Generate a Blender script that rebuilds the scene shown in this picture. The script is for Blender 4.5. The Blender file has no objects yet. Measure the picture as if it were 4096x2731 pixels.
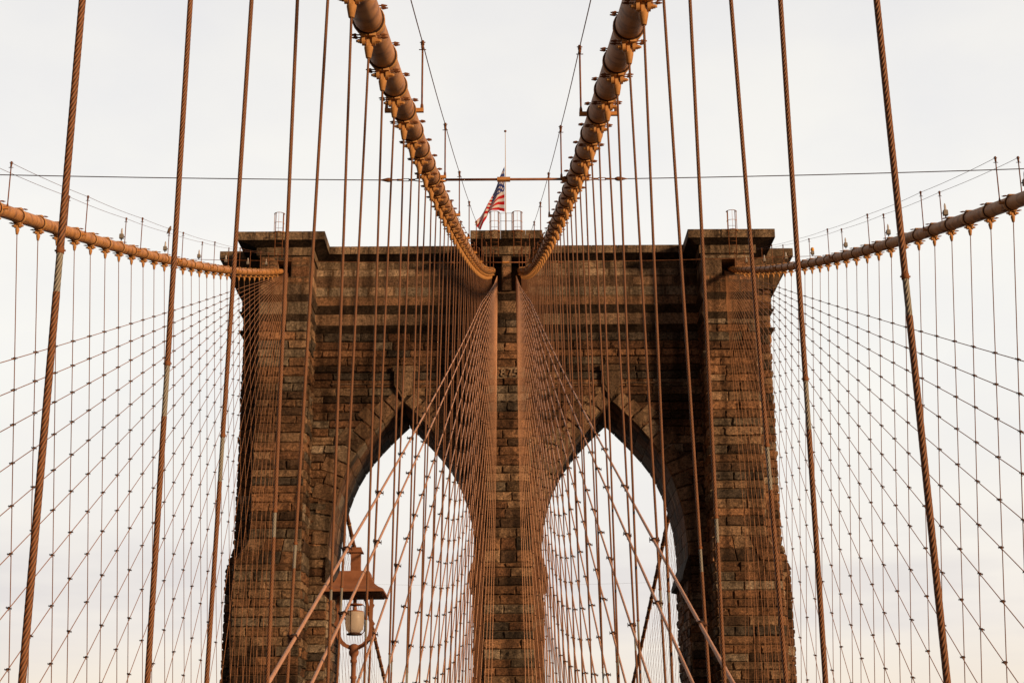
import bpy, math, random
import numpy as np
from mathutils import Vector, Matrix
random.seed(7); rng = np.random.default_rng(11)
S = bpy.context.scene
COL = S.collection

# ------------------------------------------------------------------ camera
F_PX, PITCH, YAW, ROLL, CX = 6159.36, 0.2888, 0.0026, -0.0064, 0.0933
cd = bpy.data.cameras.new('camera'); cam = bpy.data.objects.new('camera', cd); COL.objects.link(cam)
cd.sensor_width = 36.0; cd.lens = F_PX * 36.0 / 4096.0; cd.clip_start = 0.1; cd.clip_end = 20000
Xa = Vector((math.cos(YAW), -math.sin(YAW), 0)); Ya = Vector((math.sin(YAW), math.cos(YAW), 0)); Za = Vector((0, 0, 1))
fwd = math.cos(PITCH) * Ya + math.sin(PITCH) * Za
up0 = -math.sin(PITCH) * Ya + math.cos(PITCH) * Za
right = math.cos(ROLL) * Xa + math.sin(ROLL) * up0
up = -math.sin(ROLL) * Xa + math.cos(ROLL) * up0
M = Matrix((right, up, -fwd)).transposed().to_4x4(); M.translation = Vector((CX, 0, 0))
cam.matrix_world = M
S.camera = cam

# ------------------------------------------------------------------ world: hazy bright evening sky
W = bpy.data.worlds.new('World'); S.world = W; W.use_nodes = True
nt = W.node_tree; nt.nodes.clear(); N = nt.nodes; L = nt.links
SUN_DIR = Vector((0.76, -0.60, 0.22)).normalized()      # towards the sun: low, behind the viewer on the right
sky = N.new('ShaderNodeTexSky'); sky.sky_type = 'NISHITA'; sky.sun_disc = False
sky.sun_elevation = math.asin(SUN_DIR.z); sky.sun_rotation = math.atan2(SUN_DIR.x, SUN_DIR.y)
bg1 = N.new('ShaderNodeBackground'); bg1.inputs[1].default_value = 0.1; L.new(sky.outputs[0], bg1.inputs[0])
tc = N.new('ShaderNodeTexCoord'); sep = N.new('ShaderNodeSeparateXYZ'); L.new(tc.outputs['Generated'], sep.inputs[0])
def mathn(op, a, b=None, c=None, tree=None):
    n = (tree or nt).nodes.new('ShaderNodeMath'); n.operation = op
    for k, v in enumerate((a, b, c)):
        if v is None: continue
        if isinstance(v, (int, float)): n.inputs[k].default_value = v
        else: (tree or nt).links.new(v, n.inputs[k])
    return n.outputs[0]
def ramp(tree, fac, stops, interp='LINEAR'):
    n = tree.nodes.new('ShaderNodeValToRGB'); n.color_ramp.interpolation = interp
    e = n.color_ramp.elements
    while len(e) > 1: e.remove(e[0])
    e[0].position = stops[0][0]; e[0].color = (*stops[0][1], 1)
    for p, c in stops[1:]:
        q = e.new(p); q.color = (*c, 1)
    tree.links.new(fac, n.inputs[0]); return n.outputs[0]
# vertical colour of the thin cloud deck
elev = ramp(nt, sep.outputs[2], [(0.0, (0.95, 0.80, 0.64)), (0.07, (0.965, 0.865, 0.745)), (0.105, (0.97, 0.90, 0.82)), (0.16, (0.97, 0.93, 0.87)),
                                 (0.26, (0.99, 0.975, 0.93)), (0.36, (0.98, 0.965, 0.93)), (0.5, (0.91, 0.895, 0.875)), (1.0, (0.62, 0.62, 0.66))])
# long faint grey-lavender cloud streaks low down, soft mottling higher up
mp = N.new('ShaderNodeMapping'); mp.inputs['Scale'].default_value = (3.2, 1.0, 22.0); L.new(tc.outputs['Generated'], mp.inputs[0])
nz = N.new('ShaderNodeTexNoise'); nz.inputs['Scale'].default_value = 1.6; nz.inputs['Detail'].default_value = 4; L.new(mp.outputs[0], nz.inputs['Vector'])
st = ramp(nt, nz.outputs[0], [(0.40, (0, 0, 0)), (0.62, (1, 1, 1))])
band = ramp(nt, sep.outputs[2], [(0.07, (0.15, 0.15, 0.15)), (0.095, (1, 1, 1)), (0.14, (1, 1, 1)), (0.175, (0, 0, 0))])
fac = mathn('MULTIPLY', st, band); fac = mathn('MULTIPLY', fac, 0.62)
mx = N.new('ShaderNodeMix'); mx.data_type = 'RGBA'; L.new(fac, mx.inputs[0]); L.new(elev, mx.inputs[6]); mx.inputs[7].default_value = (0.80, 0.755, 0.74, 1)
mp2 = N.new('ShaderNodeMapping'); mp2.inputs['Scale'].default_value = (3.5, 3.5, 6.5); L.new(tc.outputs['Generated'], mp2.inputs[0])
nz2 = N.new('ShaderNodeTexNoise'); nz2.inputs['Scale'].default_value = 2.0; nz2.inputs['Detail'].default_value = 5; L.new(mp2.outputs[0], nz2.inputs['Vector'])
mo = ramp(nt, nz2.outputs[0], [(0.35, (0.93, 0.935, 0.96)), (0.65, (1.0, 0.995, 0.985))])
mm = N.new('ShaderNodeMix'); mm.data_type = 'RGBA'; mm.blend_type = 'MULTIPLY'; mm.inputs[0].default_value = 1.0; L.new(mx.outputs[2], mm.inputs[6]); L.new(mo, mm.inputs[7])
# bright ahead; unseen sky behind and overhead made dim and warm for the lighting
dotn = N.new('ShaderNodeVectorMath'); dotn.operation = 'DOT_PRODUCT'; L.new(tc.outputs['Generated'], dotn.inputs[0]); dotn.inputs[1].default_value = (0, math.cos(0.25), math.sin(0.25))
BACK = 0.135
lobe = ramp(nt, dotn.outputs[1], [(0.0, (BACK * 1.35, BACK * 0.92, BACK * 0.70)), (0.45, (0.30, 0.26, 0.24)), (0.80, (0.72, 0.70, 0.69)), (0.90, (1, 1, 1))])
ml = N.new('ShaderNodeMix'); ml.data_type = 'RGBA'; ml.blend_type = 'MULTIPLY'; ml.inputs[0].default_value = 1.0; L.new(mm.outputs[2], ml.inputs[6]); L.new(lobe, ml.inputs[7])
bg2 = N.new('ShaderNodeBackground'); bg2.inputs[1].default_value = 1.0; L.new(ml.outputs[2], bg2.inputs[0])
ms = N.new('ShaderNodeMixShader'); ms.inputs[0].default_value = 0.96
L.new(bg1.outputs[0], ms.inputs[1]); L.new(bg2.outputs[0], ms.inputs[2])
wo = N.new('ShaderNodeOutputWorld'); L.new(ms.outputs[0], wo.inputs[0])
# ------------------------------------------------------------------ sun
sd = bpy.data.lights.new('sun', 'SUN'); sun = bpy.data.objects.new('sun', sd); COL.objects.link(sun)
sd.energy = 4.2; sd.angle = math.radians(8); sd.color = (1.0, 0.60, 0.31)
sun.rotation_euler = SUN_DIR.to_track_quat('Z', 'Y').to_euler(); sun.location = (60, -60, 60)
S.view_settings.view_transform = 'Standard'; S.view_settings.look = 'None'; S.view_settings.exposure = 0.0; S.view_settings.gamma = 1.0
S.view_settings.use_curve_mapping = False
S.cycles.max_bounces = 6

# ------------------------------------------------------------------ materials
def new_mat(name):
    m = bpy.data.materials.new(name); m.use_nodes = True
    t = m.node_tree; b = t.nodes['Principled BSDF']; return m, t, b
def noise(t, scale, detail=4, coord='Object', sc=None, rough=0.55):
    tcn = t.nodes.new('ShaderNodeTexCoord'); n = t.nodes.new('ShaderNodeTexNoise')
    n.inputs['Scale'].default_value = scale; n.inputs['Detail'].default_value = detail; n.inputs['Roughness'].default_value = rough
    if sc:
        mpn = t.nodes.new('ShaderNodeMapping'); mpn.inputs['Scale'].default_value = sc
        t.links.new(tcn.outputs[coord], mpn.inputs[0]); t.links.new(mpn.outputs[0], n.inputs['Vector'])
    else: t.links.new(tcn.outputs[coord], n.inputs['Vector'])
    return n.outputs[0]
def paint(name, dark, mid, light, rough=0.55, scale=6.0, bump=0.15):
    m, t, b = new_mat(name)
    n = noise(t, scale, 6)
    t.links.new(ramp(t, n, [(0.30, dark), (0.5, mid), (0.72, light)]), b.inputs['Base Color'])
    b.inputs['Roughness'].default_value = rough+0.12; b.inputs['Specular IOR Level'].default_value = 0.2
    n2 = noise(t, scale * 7, 3); bp = t.nodes.new('ShaderNodeBump'); bp.inputs['Strength'].default_value = bump; bp.inputs['Distance'].default_value = 0.01
    t.links.new(n2, bp.inputs['Height']); t.links.new(bp.outputs[0], b.inputs['Normal'])
    return m
def rope_mat(name, c0, c1, lobes=6, lay=0.20, rough=0.6, dist=0.004):
    m, t, b = new_mat(name)
    uv = t.nodes.new('ShaderNodeUVMap'); sp = t.nodes.new('ShaderNodeSeparateXYZ'); t.links.new(uv.outputs[0], sp.inputs[0])
    a = mathn('MULTIPLY', sp.outputs[0], 2 * math.pi * lobes, tree=t); z = mathn('MULTIPLY', sp.outputs[1], 2 * math.pi * lobes / lay, tree=t)
    s = mathn('SINE', mathn('SUBTRACT', a, z, tree=t), tree=t); s = mathn('MULTIPLY_ADD', s, 0.5, 0.5, tree=t)
    n = noise(t, 9.0, 5); mixed = mathn('ADD', mathn('MULTIPLY', s, 0.62, tree=t), mathn('MULTIPLY', n, 0.5, tree=t), tree=t)
    t.links.new(ramp(t, mixed, [(0.18, c0), (0.75, c1)]), b.inputs['Base Color'])  # strand highlights and groove shading painted along the twist
    b.inputs['Roughness'].default_value = rough
    bp = t.nodes.new('ShaderNodeBump'); bp.inputs['Strength'].default_value = 0.8; bp.inputs['Distance'].default_value = dist
    t.links.new(s, bp.inputs['Height']); t.links.new(bp.outputs[0], b.inputs['Normal'])
    return m
MAT = {}
MAT['tan'] = paint('tan_bridge_paint', (0.22, 0.10, 0.034), (0.50, 0.25, 0.088), (0.64, 0.34, 0.125), 0.45, 3.0)
MAT['tan_light'] = paint('pale_tan_paint', (0.36, 0.18, 0.06), (0.56, 0.31, 0.12), (0.66, 0.40, 0.18), 0.5, 5.0)
MAT['rust'] = paint('rusty_brown_steel', (0.09, 0.035, 0.018), (0.20, 0.085, 0.04), (0.30, 0.14, 0.07), 0.6, 5.0)
MAT['lamp'] = paint('lamp_brown_paint', (0.20, 0.088, 0.048), (0.27, 0.122, 0.068), (0.32, 0.15, 0.085), 0.55, 6.0)
MAT['clamp'] = paint('dark_clamp_steel', (0.02, 0.012, 0.01), (0.045, 0.024, 0.018), (0.08, 0.04, 0.03), 0.6, 12.0)
MAT['rope'] = rope_mat('suspender_wire_rope', (0.055, 0.023, 0.013), (0.28, 0.125, 0.055))
MAT['rope_thin'] = rope_mat('outer_wire_rope', (0.05, 0.022, 0.012), (0.34, 0.165, 0.08))
MAT['stay'] = rope_mat('stay_wire_rope', (0.24, 0.12, 0.07), (0.74, 0.43, 0.27), dist=0.004)
MAT['stay_outer'] = rope_mat('outer_stay_rope', (0.12, 0.055, 0.03), (0.52, 0.26, 0.125))
MAT['grey_sleeve'] = rope_mat('bare_zinc_rope', (0.12, 0.12, 0.11), (0.33, 0.34, 0.32))
MAT['sealant'] = paint('dark_joint_sealant', (0.025, 0.014, 0.010), (0.06, 0.032, 0.022), (0.10, 0.055, 0.035), 0.7, 8.0)
MAT['grey_box'] = paint('grey_box_paint', (0.17, 0.17, 0.165), (0.23, 0.23, 0.225), (0.30, 0.30, 0.29), 0.5, 8.0)
def stone_mat(name, rough_scale=5.0, bumpd=0.06):
    m, t, b = new_mat(name)
    at = t.nodes.new('ShaderNodeAttribute'); at.attribute_name = 'Col'
    n = noise(t, rough_scale, 8, rough=0.68)
    v = ramp(t, n, [(0.30, (0.28, 0.26, 0.25)), (0.5, (0.92, 0.92, 0.92)), (0.70, (1.6, 1.52, 1.42))])
    mu = t.nodes.new('ShaderNodeMix'); mu.data_type = 'RGBA'; mu.blend_type = 'MULTIPLY'; mu.inputs[0].default_value = 1.0
    t.links.new(at.outputs['Color'], mu.inputs[6]); t.links.new(v, mu.inputs[7])
    # soot and damp streaks running down the masonry
    n3 = noise(t, 0.9, 6, sc=(1.0, 1.0, 0.16)); s = ramp(t, n3, [(0.40, (0.13, 0.11, 0.10)), (0.56, (1, 1, 1))])
    mu2 = t.nodes.new('ShaderNodeMix'); mu2.data_type = 'RGBA'; mu2.blend_type = 'MULTIPLY'; mu2.inputs[0].default_value = 0.75
    t.links.new(mu.outputs[2], mu2.inputs[6]); t.links.new(s, mu2.inputs[7])
    n4 = noise(t, 13.0, 4, rough=0.7); g_ = ramp(t, n4, [(0.36, (0.45, 0.43, 0.42)), (0.5, (1, 1, 1)), (0.64, (1.5, 1.45, 1.4))])
    mu3 = t.nodes.new('ShaderNodeMix'); mu3.data_type = 'RGBA'; mu3.blend_type = 'MULTIPLY'; mu3.inputs[0].default_value = 1.0
    t.links.new(mu2.outputs[2], mu3.inputs[6]); t.links.new(g_, mu3.inputs[7])
    t.links.new(mu3.outputs[2], b.inputs['Base Color']); b.inputs['Roughness'].default_value = 0.9
    b.inputs['Specular IOR Level'].default_value = 0.25
    n2 = noise(t, 9.0, 6, rough=0.65); bp = t.nodes.new('ShaderNodeBump'); bp.inputs['Strength'].default_value = 1.0; bp.inputs['Distance'].default_value = bumpd
    t.links.new(n2, bp.inputs['Height']); t.links.new(bp.outputs[0], b.inputs['Normal'])
    return m
MAT['stone'] = stone_mat('weathered_granite')
m, t, b = new_mat('mortar_core'); b.inputs['Base Color'].default_value = (0.24, 0.165, 0.105, 1); b.inputs['Roughness'].default_value = 0.95; MAT['core'] = m

# ------------------------------------------------------------------ helpers
def props(o, label=None, cat=None, group=None, kind=None):
    if label: o['label'] = label
    if cat: o['category'] = cat
    if group: o['group'] = group
    if kind: o['kind'] = kind
    return o
def empty(name, loc=(0, 0, 0)):
    o = bpy.data.objects.new(name, None); o.empty_display_size = 0.3; o.location = loc; COL.objects.link(o); return o
def ob(name, me, parent=None, loc=None, rot=None):
    o = bpy.data.objects.new(name, me); COL.objects.link(o)
    if parent is not None: o.parent = parent
    if loc is not None: o.location = loc
    if rot is not None: o.rotation_euler = rot
    return o
class MB:
    def __init__(s): s.v = []; s.f = []; s.sm = []; s.mi = []; s.col = []; s.uv = {}
    def add(s, vs, fs, smooth=False, mi=0, col=None):
        o = len(s.v); s.v.extend([tuple(map(float, v)) for v in vs]); 
        for f in fs: s.f.append(tuple(o + i for i in f)); s.sm.append(smooth); s.mi.append(mi); s.col.append(col)
        return o
    def box(s, a, b, mi=0, col=None, M=None):
        x0, y0, z0 = a; x1, y1, z1 = b
        vs = [(x0,y0,z0),(x1,y0,z0),(x1,y1,z0),(x0,y1,z0),(x0,y0,z1),(x1,y0,z1),(x1,y1,z1),(x0,y1,z1)]
        if M is not None: vs = [tuple(M @ Vector(v)) for v in vs]
        s.add(vs, [(0,3,2,1),(4,5,6,7),(0,1,5,4),(1,2,6,5),(2,3,7,6),(3,0,4,7)], False, mi, col)
    def bevbox(s, a, b, bev=0.01, mi=0, M=None):
        # box with chamfered edges in the XY outline
        x0,y0,z0=a; x1,y1,z1=b; c=bev
        ring=[(x0+c,y0),(x1-c,y0),(x1,y0+c),(x1,y1-c),(x1-c,y1),(x0+c,y1),(x0,y1-c),(x0,y0+c)]
        vs=[(x,y,z) for z in (z0,z1) for x,y in ring]
        if M is not None: vs=[tuple(M@Vector(v)) for v in vs]
        s.add(vs,[(i,(i+1)%8,8+(i+1)%8,8+i) for i in range(8)]+[tuple(range(7,-1,-1)),tuple(range(8,16))],False,mi)
    def prism(s, pts, d0, d1, axis='y', mi=0, M=None, smooth=False):
        # polygon in the plane across the axis, extruded from d0 to d1
        def mk(p, d):
            a, b2 = p
            return {'y': (a, d, b2), 'x': (d, a, b2), 'z': (a, b2, d)}[axis]
        n = len(pts); vs = [mk(p, d0) for p in pts] + [mk(p, d1) for p in pts]
        if M is not None: vs = [tuple(M @ Vector(v)) for v in vs]
        s.add(vs, [(i, (i+1) % n, n+(i+1) % n, n+i) for i in range(n)] + [tuple(range(n-1, -1, -1)), tuple(range(n, 2*n))], smooth, mi)
    def lathe(s, prof, n=16, M=None, smooth=True, mi=0, cap=True):
        vs = []; fs = []
        for r, z in prof:
            for k in range(n):
                a = 2*math.pi*k/n; vs.append((r*math.cos(a), r*math.sin(a), z))
        for i in range(len(prof)-1):
            for k in range(n): fs.append((i*n+k, i*n+(k+1)%n, (i+1)*n+(k+1)%n, (i+1)*n+k))
        if M is not None: vs = [tuple(M @ Vector(v)) for v in vs]
        o = s.add(vs, fs, smooth, mi)
        if cap:
            s.f.append(tuple(o+k for k in range(n-1,-1,-1))); s.f.append(tuple(o+(len(prof)-1)*n+k for k in range(n))); s.sm += [False]*2; s.mi += [mi]*2; s.col += [None]*2
    def tube(s, pts, r, n=8, smooth=True, mi=0, closed=False, rz=None):
        P = [Vector(p) for p in pts]; m = len(P); vs = []; fs = []
        T = []
        for i in range(m):
            if closed: d = P[(i+1)%m]-P[i-1]
            else: d = P[min(i+1, m-1)]-P[max(i-1, 0)]
            T.append(d.normalized())
        ref = Vector((0,0,1)) if abs(T[0].z) < 0.9 else Vector((1,0,0))
        nrm = (ref - T[0]*ref.dot(T[0])).normalized()
        for i in range(m):
            nrm = (nrm - T[i]*nrm.dot(T[i])).normalized(); bn = T[i].cross(nrm)
            rr = r[i] if isinstance(r, (list, tuple)) else r
            for k in range(n):
                a = 2*math.pi*k/n; vs.append(tuple(P[i] + nrm*(rr*math.cos(a)) + bn*((rz or rr)*math.sin(a))))
        for i in range(m if closed else m-1):
            j = (i+1) % m
            for k in range(n): fs.append((i*n+k, i*n+(k+1)%n, j*n+(k+1)%n, j*n+k))
        o = s.add(vs, fs, smooth, mi)
        if not closed:
            s.f.append(tuple(o+k for k in range(n-1,-1,-1))); s.f.append(tuple(o+(m-1)*n+k for k in range(n))); s.sm += [False]*2; s.mi += [mi]*2; s.col += [None]*2
    def mesh(s, name, mats):
        me = bpy.data.meshes.new(name); me.from_pydata(s.v, [], s.f); 
        if not isinstance(mats, (list, tuple)): mats = [mats]
        for m_ in mats: me.materials.append(m_)
        me.polygons.foreach_set('use_smooth', s.sm); me.polygons.foreach_set('material_index', s.mi)
        if any(c is not None for c in s.col):
            ca = me.color_attributes.new('Col', 'FLOAT_COLOR', 'CORNER')
            arr = []
            for f, c in zip(s.f, s.col):
                c = c or (0.2, 0.15, 0.1)
                arr.extend([c[0], c[1], c[2], 1.0] * len(f))
            ca.data.foreach_set('color', arr)
        me.update(); return me
    def obj(s, name, mats, parent=None, loc=None, rot=None): return ob(name, s.mesh(name, mats), parent, loc, rot)

def rope_mesh(name, pts, r, mat, n=8, step=None, flute=False, lay=0.20, lobes=6):
    """swept rope with UVs: u around, v metres along; flute gives it real twisted strands"""
    P = [np.array(p, float) for p in pts]
    seg = [np.linalg.norm(P[i+1]-P[i]) for i in range(len(P)-1)]; cum = np.concatenate([[0], np.cumsum(seg)]); Lt = cum[-1]
    if step:
        ss = np.linspace(0, Lt, max(2, int(Lt/step)+1)); A = np.array(P); Q = np.stack([np.interp(ss, cum, A[:, k]) for k in range(3)], 1)
    else: ss = cum; Q = np.array(P)
    T = np.gradient(Q, axis=0); T /= np.linalg.norm(T, axis=1)[:, None]
    ref = np.array([1.0, 0, 0]); U = ref[None]-T*(T@ref)[:, None]; U /= np.linalg.norm(U, axis=1)[:, None]; V = np.cross(T, U)
    k = np.arange(n+1); th = 2*np.pi*k/n
    if flute:
        ph = 2*np.pi*ss/lay
        rr = r*(0.93+0.075*np.abs(np.cos(lobes/2*(th[None]-ph[:, None]))))
    else: rr = np.full((len(ss), n+1), r)
    vs = Q[:, None]+rr[..., None]*(np.cos(th)[None, :, None]*U[:, None]+np.sin(th)[None, :, None]*V[:, None])
    m = len(ss); idx = np.arange(m*(n+1)).reshape(m, n+1)
    fs = np.stack([idx[:-1, :-1], idx[:-1, 1:], idx[1:, 1:], idx[1:, :-1]], -1).reshape(-1, 4)
    me = bpy.data.meshes.new(name); me.from_pydata(vs.reshape(-1, 3).tolist(), [], fs.tolist())
    uvl = me.uv_layers.new(name='UVMap')
    uvv = np.stack(np.broadcast_arrays((k/n)[None], ss[:, None]), -1).reshape(-1, 2)
    uvl.data.foreach_set('uv', uvv[fs.reshape(-1)].astype(np.float32).reshape(-1))
    me.polygons.foreach_set('use_smooth', [True]*len(me.polygons)); me.materials.append(mat); me.update(); return me
ORD = ('first second third fourth fifth sixth seventh eighth ninth tenth eleventh twelfth thirteenth fourteenth fifteenth sixteenth seventeenth '
       'eighteenth nineteenth twentieth').split()
TENS = {2: 'twenty', 3: 'thirty', 4: 'forty'}
def ordinal(n):
    if n <= 20: return ORD[n-1]
    t_, u_ = divmod(n, 10)
    if u_ == 0: return {3: 'thirtieth', 4: 'fortieth', 5: 'fiftieth'}[t_]
    return TENS[t_]+'-'+ORD[u_-1]

# ------------------------------------------------------------------ bridge geometry (metres, eye at the origin, tower ahead on +Y)
D = 110.78; PANEL = 2.286
def tipz(y): s = D-y; return 37.94-0.3579*s+0.000597*s*s
def zc(y): return tipz(y)+0.60                     # main cable axis height
def xi(y):                                         # inner cables, distance from the centre line
    s = max(D-y, 0); return 1.1802+0.0112*s-0.000029*s*s-0.13*math.exp(-s/10)
def xo(y): s = D-y; return 17.3225-0.0312*s+0.000007*s*s
YI = {-1: 18.404, 1: 18.859}; YO = {-1: 45.406, 1: 43.179}
SIDE = {-1: 'left', 1: 'right'}
YT, ZT = 111.9, 38.5                               # where stays meet the tower
F_, W_, R_ = 111.7, 115.1, 123.4                   # buttress face, wall face, rear face
ZG = -1.5

# ------------------------------------------------------------------ setting far below and under foot (out of the picture, but there)
def sheet(name, x0, x1, y0, y1, z, mat, label=None):
    mb = MB(); mb.add([(x0,y0,z),(x1,y0,z),(x1,y1,z),(x0,y1,z)], [(0,1,2,3)]); return props(mb.obj(name, mat), kind='structure')
m, t, b = new_mat('river_water'); b.inputs['Base Color'].default_value = (0.02, 0.026, 0.03, 1); b.inputs['Roughness'].default_value = 0.5; b.inputs['Specular IOR Level'].default_value = 0.2; MAT['water'] = m
n = noise(t, 0.12, 5); bp = t.nodes.new('ShaderNodeBump'); bp.inputs['Strength'].default_value = 0.5; bp.inputs['Distance'].default_value = 0.6; t.links.new(n, bp.inputs['Height']); t.links.new(bp.outputs[0], b.inputs['Normal'])
sheet('river_water', -9000, 9000, -9000, 9000, -46, MAT['water'])
m, t, b = new_mat('asphalt'); t.links.new(ramp(t, noise(t, 3, 6), [(0.3, (0.035, 0.033, 0.03)), (0.7, (0.065, 0.06, 0.055))]), b.inputs['Base Color']); b.inputs['Roughness'].default_value = 0.9; MAT['asphalt'] = m
m, t, b = new_mat('weathered_planks'); t.links.new(ramp(t, noise(t, 2, 6, sc=(1, 12, 1)), [(0.3, (0.09, 0.065, 0.045)), (0.7, (0.19, 0.14, 0.10))]), b.inputs['Base Color']); b.inputs['Roughness'].default_value = 0.85; MAT['plank'] = m
for s_ in (-1, 1):
    mb = MB(); a, c = sorted((s_*3.0, s_*13.9)); mb.box((a, -45, -6.9), (c, 300, -6.5)); props(mb.obj('road_deck', MAT['asphalt']), kind='structure')
mb = MB()
mb.box((-1.95, -45, -1.95), (1.95, 104, -1.75))
for k in range(-45, 104): mb.box((-1.93, k*1.0+0.03, -1.745), (1.93, k*1.0+0.97, -1.70))
props(mb.obj('promenade_deck', MAT['plank']), kind='structure')

# ------------------------------------------------------------------ stone tower
PAL = [((0.27, 0.165, 0.10), 4), ((0.34, 0.24, 0.16), 4), ((0.24, 0.205, 0.16), 2), ((0.37, 0.32, 0.255), 1.2), ((0.22, 0.125, 0.075), 3), ((0.12, 0.08, 0.055), 2), ((0.31, 0.18, 0.105), 3), ((0.11, 0.095, 0.08), 1.5)]
PALW = np.array([w for _, w in PAL], float); PALW /= PALW.sum()
def stone_col(dark=1.0, pale=0.0):
    c = np.array(PAL[rng.choice(len(PAL), p=PALW)][0]); 
    if rng.random() < pale: c = c*0.5+np.array((0.33, 0.25, 0.18))*0.5
    return tuple(c*rng.uniform(0.8, 1.2)*dark*0.86)
def rock(mb, p00, p10, p11, p01, nrm, bulge=0.07, cell=0.30, col=None, base=0.0, joint=0.013, smooth=False, proud=0.05):
    """one squared stone with a quarry face: bilinear patch p00-p10-p11-p01 (counter-clockwise seen from outside)"""
    p00, p10, p11, p01, nrm = [np.array(q, float) for q in (p00, p10, p11, p01, nrm)]
    lu = np.linalg.norm(p10-p00); lv = np.linalg.norm(p01-p00)
    if lu < 0.12 or lv < 0.08: return
    nu = max(1, int(round(lu/cell))); nv = max(1, int(round(lv/cell*1.25)))
    if smooth: nu = nv = 1
    ju, jv = min(joint/lu, .2), min(joint/lv, .2); mu_, mv_ = min(0.07/lu, .3), min(0.07/lv, .3)
    us = np.concatenate([[ju], np.linspace(ju+mu_, 1-ju-mu_, nu+1), [1-ju]]); vs_ = np.concatenate([[jv], np.linspace(jv+mv_, 1-jv-mv_, nv+1), [1-jv]])
    nU, nV = len(us), len(vs_)
    h = np.zeros((nU, nV)); inner = (slice(1, -1), slice(1, -1))
    if smooth: h[inner] = proud+rng.uniform(-.006, .006)
    else:
        tilt = rng.normal(0, 0.35, 2); a = np.linspace(-1, 1, nu+1)[:, None]; b_ = np.linspace(-1, 1, nv+1)[None]
        h[inner] = proud+np.abs(rng.normal(0, bulge*0.75, (nu+1, nv+1)))+bulge*(0.5+tilt[0]*a+tilt[1]*b_)*0.8
        if rng.random() < 0.35:        # a broken ledge running across the stone
            k = rng.integers(0, nv+1); h[1:-1, 1+k:] += rng.uniform(0.03, 0.10)
        h[inner] = np.maximum(h[inner], 0.015)
    U, V = np.meshgrid(us, vs_, indexing='ij')
    if not smooth:
        U = U.copy(); V = V.copy(); U[1:-1, 1:-1] += rng.normal(0, 0.018, (nu+1, nv+1)); V[1:-1, 1:-1] += rng.normal(0, 0.03, (nu+1, nv+1))
    P = ((1-U)*(1-V))[..., None]*p00+(U*(1-V))[..., None]*p10+(U*V)[..., None]*p11+((1-U)*V)[..., None]*p01+(h+base)[..., None]*nrm
    idx = np.arange(nU*nV).reshape(nU, nV)
    f = np.stack([idx[:-1, :-1], idx[1:, :-1], idx[1:, 1:], idx[:-1, 1:]], -1).reshape(-1, 4)
    mb.add(P.reshape(-1, 3), f.tolist(), False, 0, col or stone_col())
def courses(z0, z1, h=0.66, jit=0.09, seed=0):
    r = np.random.default_rng(seed); zs = [z0]
    while zs[-1] < z1-0.4: zs.append(min(z1, zs[-1]+h+r.uniform(-jit, jit)))
    if z1-zs[-1] > 0.05:
        if z1-zs[-1] < 0.35: zs[-1] = z1
        else: zs.append(z1)
    return zs
def wallface(mb, fx, z0, z1, y, n=(0, -1, 0), lmin=1.3, lmax=3.0, ch=0.66, smooth=False, seed=0, bulge=0.07, dark=1.0, proud=0.05, pale=0.0, axis='x', flip=False):
    """fill a vertical face. fx(zmid)-> list of (a,b) spans along the axis"""
    zs = courses(z0, z1, ch, seed=seed)
    for k in range(len(zs)-1):
        za, zb = zs[k], zs[k+1]; zm = (za+zb)/2
        if smooth and proud > 0.08:
            for a, b_ in fx(zm):
                e = proud-0.02; nn = n[0] if axis == 'y' else n[1]
                lo_, hi_ = sorted((y+0.03*(-nn), y+e*nn))
                if axis == 'x': mb.box((a+.01, lo_, za), (b_-.01, hi_, zb-.002), 0, (0.15, 0.105, 0.07))
                else: mb.box((lo_, a+.01, za), (hi_, b_-.01, zb-.002), 0, (0.15, 0.105, 0.07))
        tint = rng.uniform(0.82, 1.18)*(1.0 if zm > 20 else 0.50+0.025*max(0, zm)); cbase = stone_col(dark, pale)  # courses low on the legs painted darker, standing in for shade there
        for a, b_ in fx(zm):
            x = a; first = True
            while x < b_-1e-3:
                l = rng.uniform(lmin, lmax)*(0.55 if first and k % 2 else 1); first = False
                if b_-(x+l) < 0.5: l = b_-x
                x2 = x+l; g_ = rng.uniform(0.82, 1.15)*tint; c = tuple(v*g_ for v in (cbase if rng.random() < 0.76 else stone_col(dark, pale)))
                if axis == 'x': q = [(x, y, za), (x2, y, za), (x2, y, zb), (x, y, zb)]
                else: q = [(y, x, za), (y, x2, za), (y, x2, zb), (y, x, zb)]
                if flip: q = [q[1], q[0], q[3], q[2]]
                rock(mb, *q, n, bulge=bulge, col=c, smooth=smooth, proud=proud); x = x2
AC = 8.0; SPR = 17.3; APX = 29.3
ARC = [(17.3, 5.50), (18.7, 5.47), (20.5, 5.27), (22.3, 4.86), (23.6, 4.42), (24.8, 3.88), (25.9, 3.18), (27.3, 2.00), (28.4, 0.95), (29.3, 0.0)]
def ahalf(z):
    if z <= SPR: return 5.5
    if z >= APX: return 0.0
    return float(np.interp(z, [a for a, _ in ARC], [b_ for _, b_ in ARC]))
BASE = -14.0
tower = props(empty('stone_bridge_tower', (0, W_, BASE)), 'weathered granite bridge tower with two pointed arches, seen through the cables', 'bridge tower')
def tpart(mb, name, mats=None):
    me = mb.mesh(name, mats or [MAT['stone'], MAT['core']]); o = ob(name, me, tower, (0, -W_, -BASE)); return o
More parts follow.
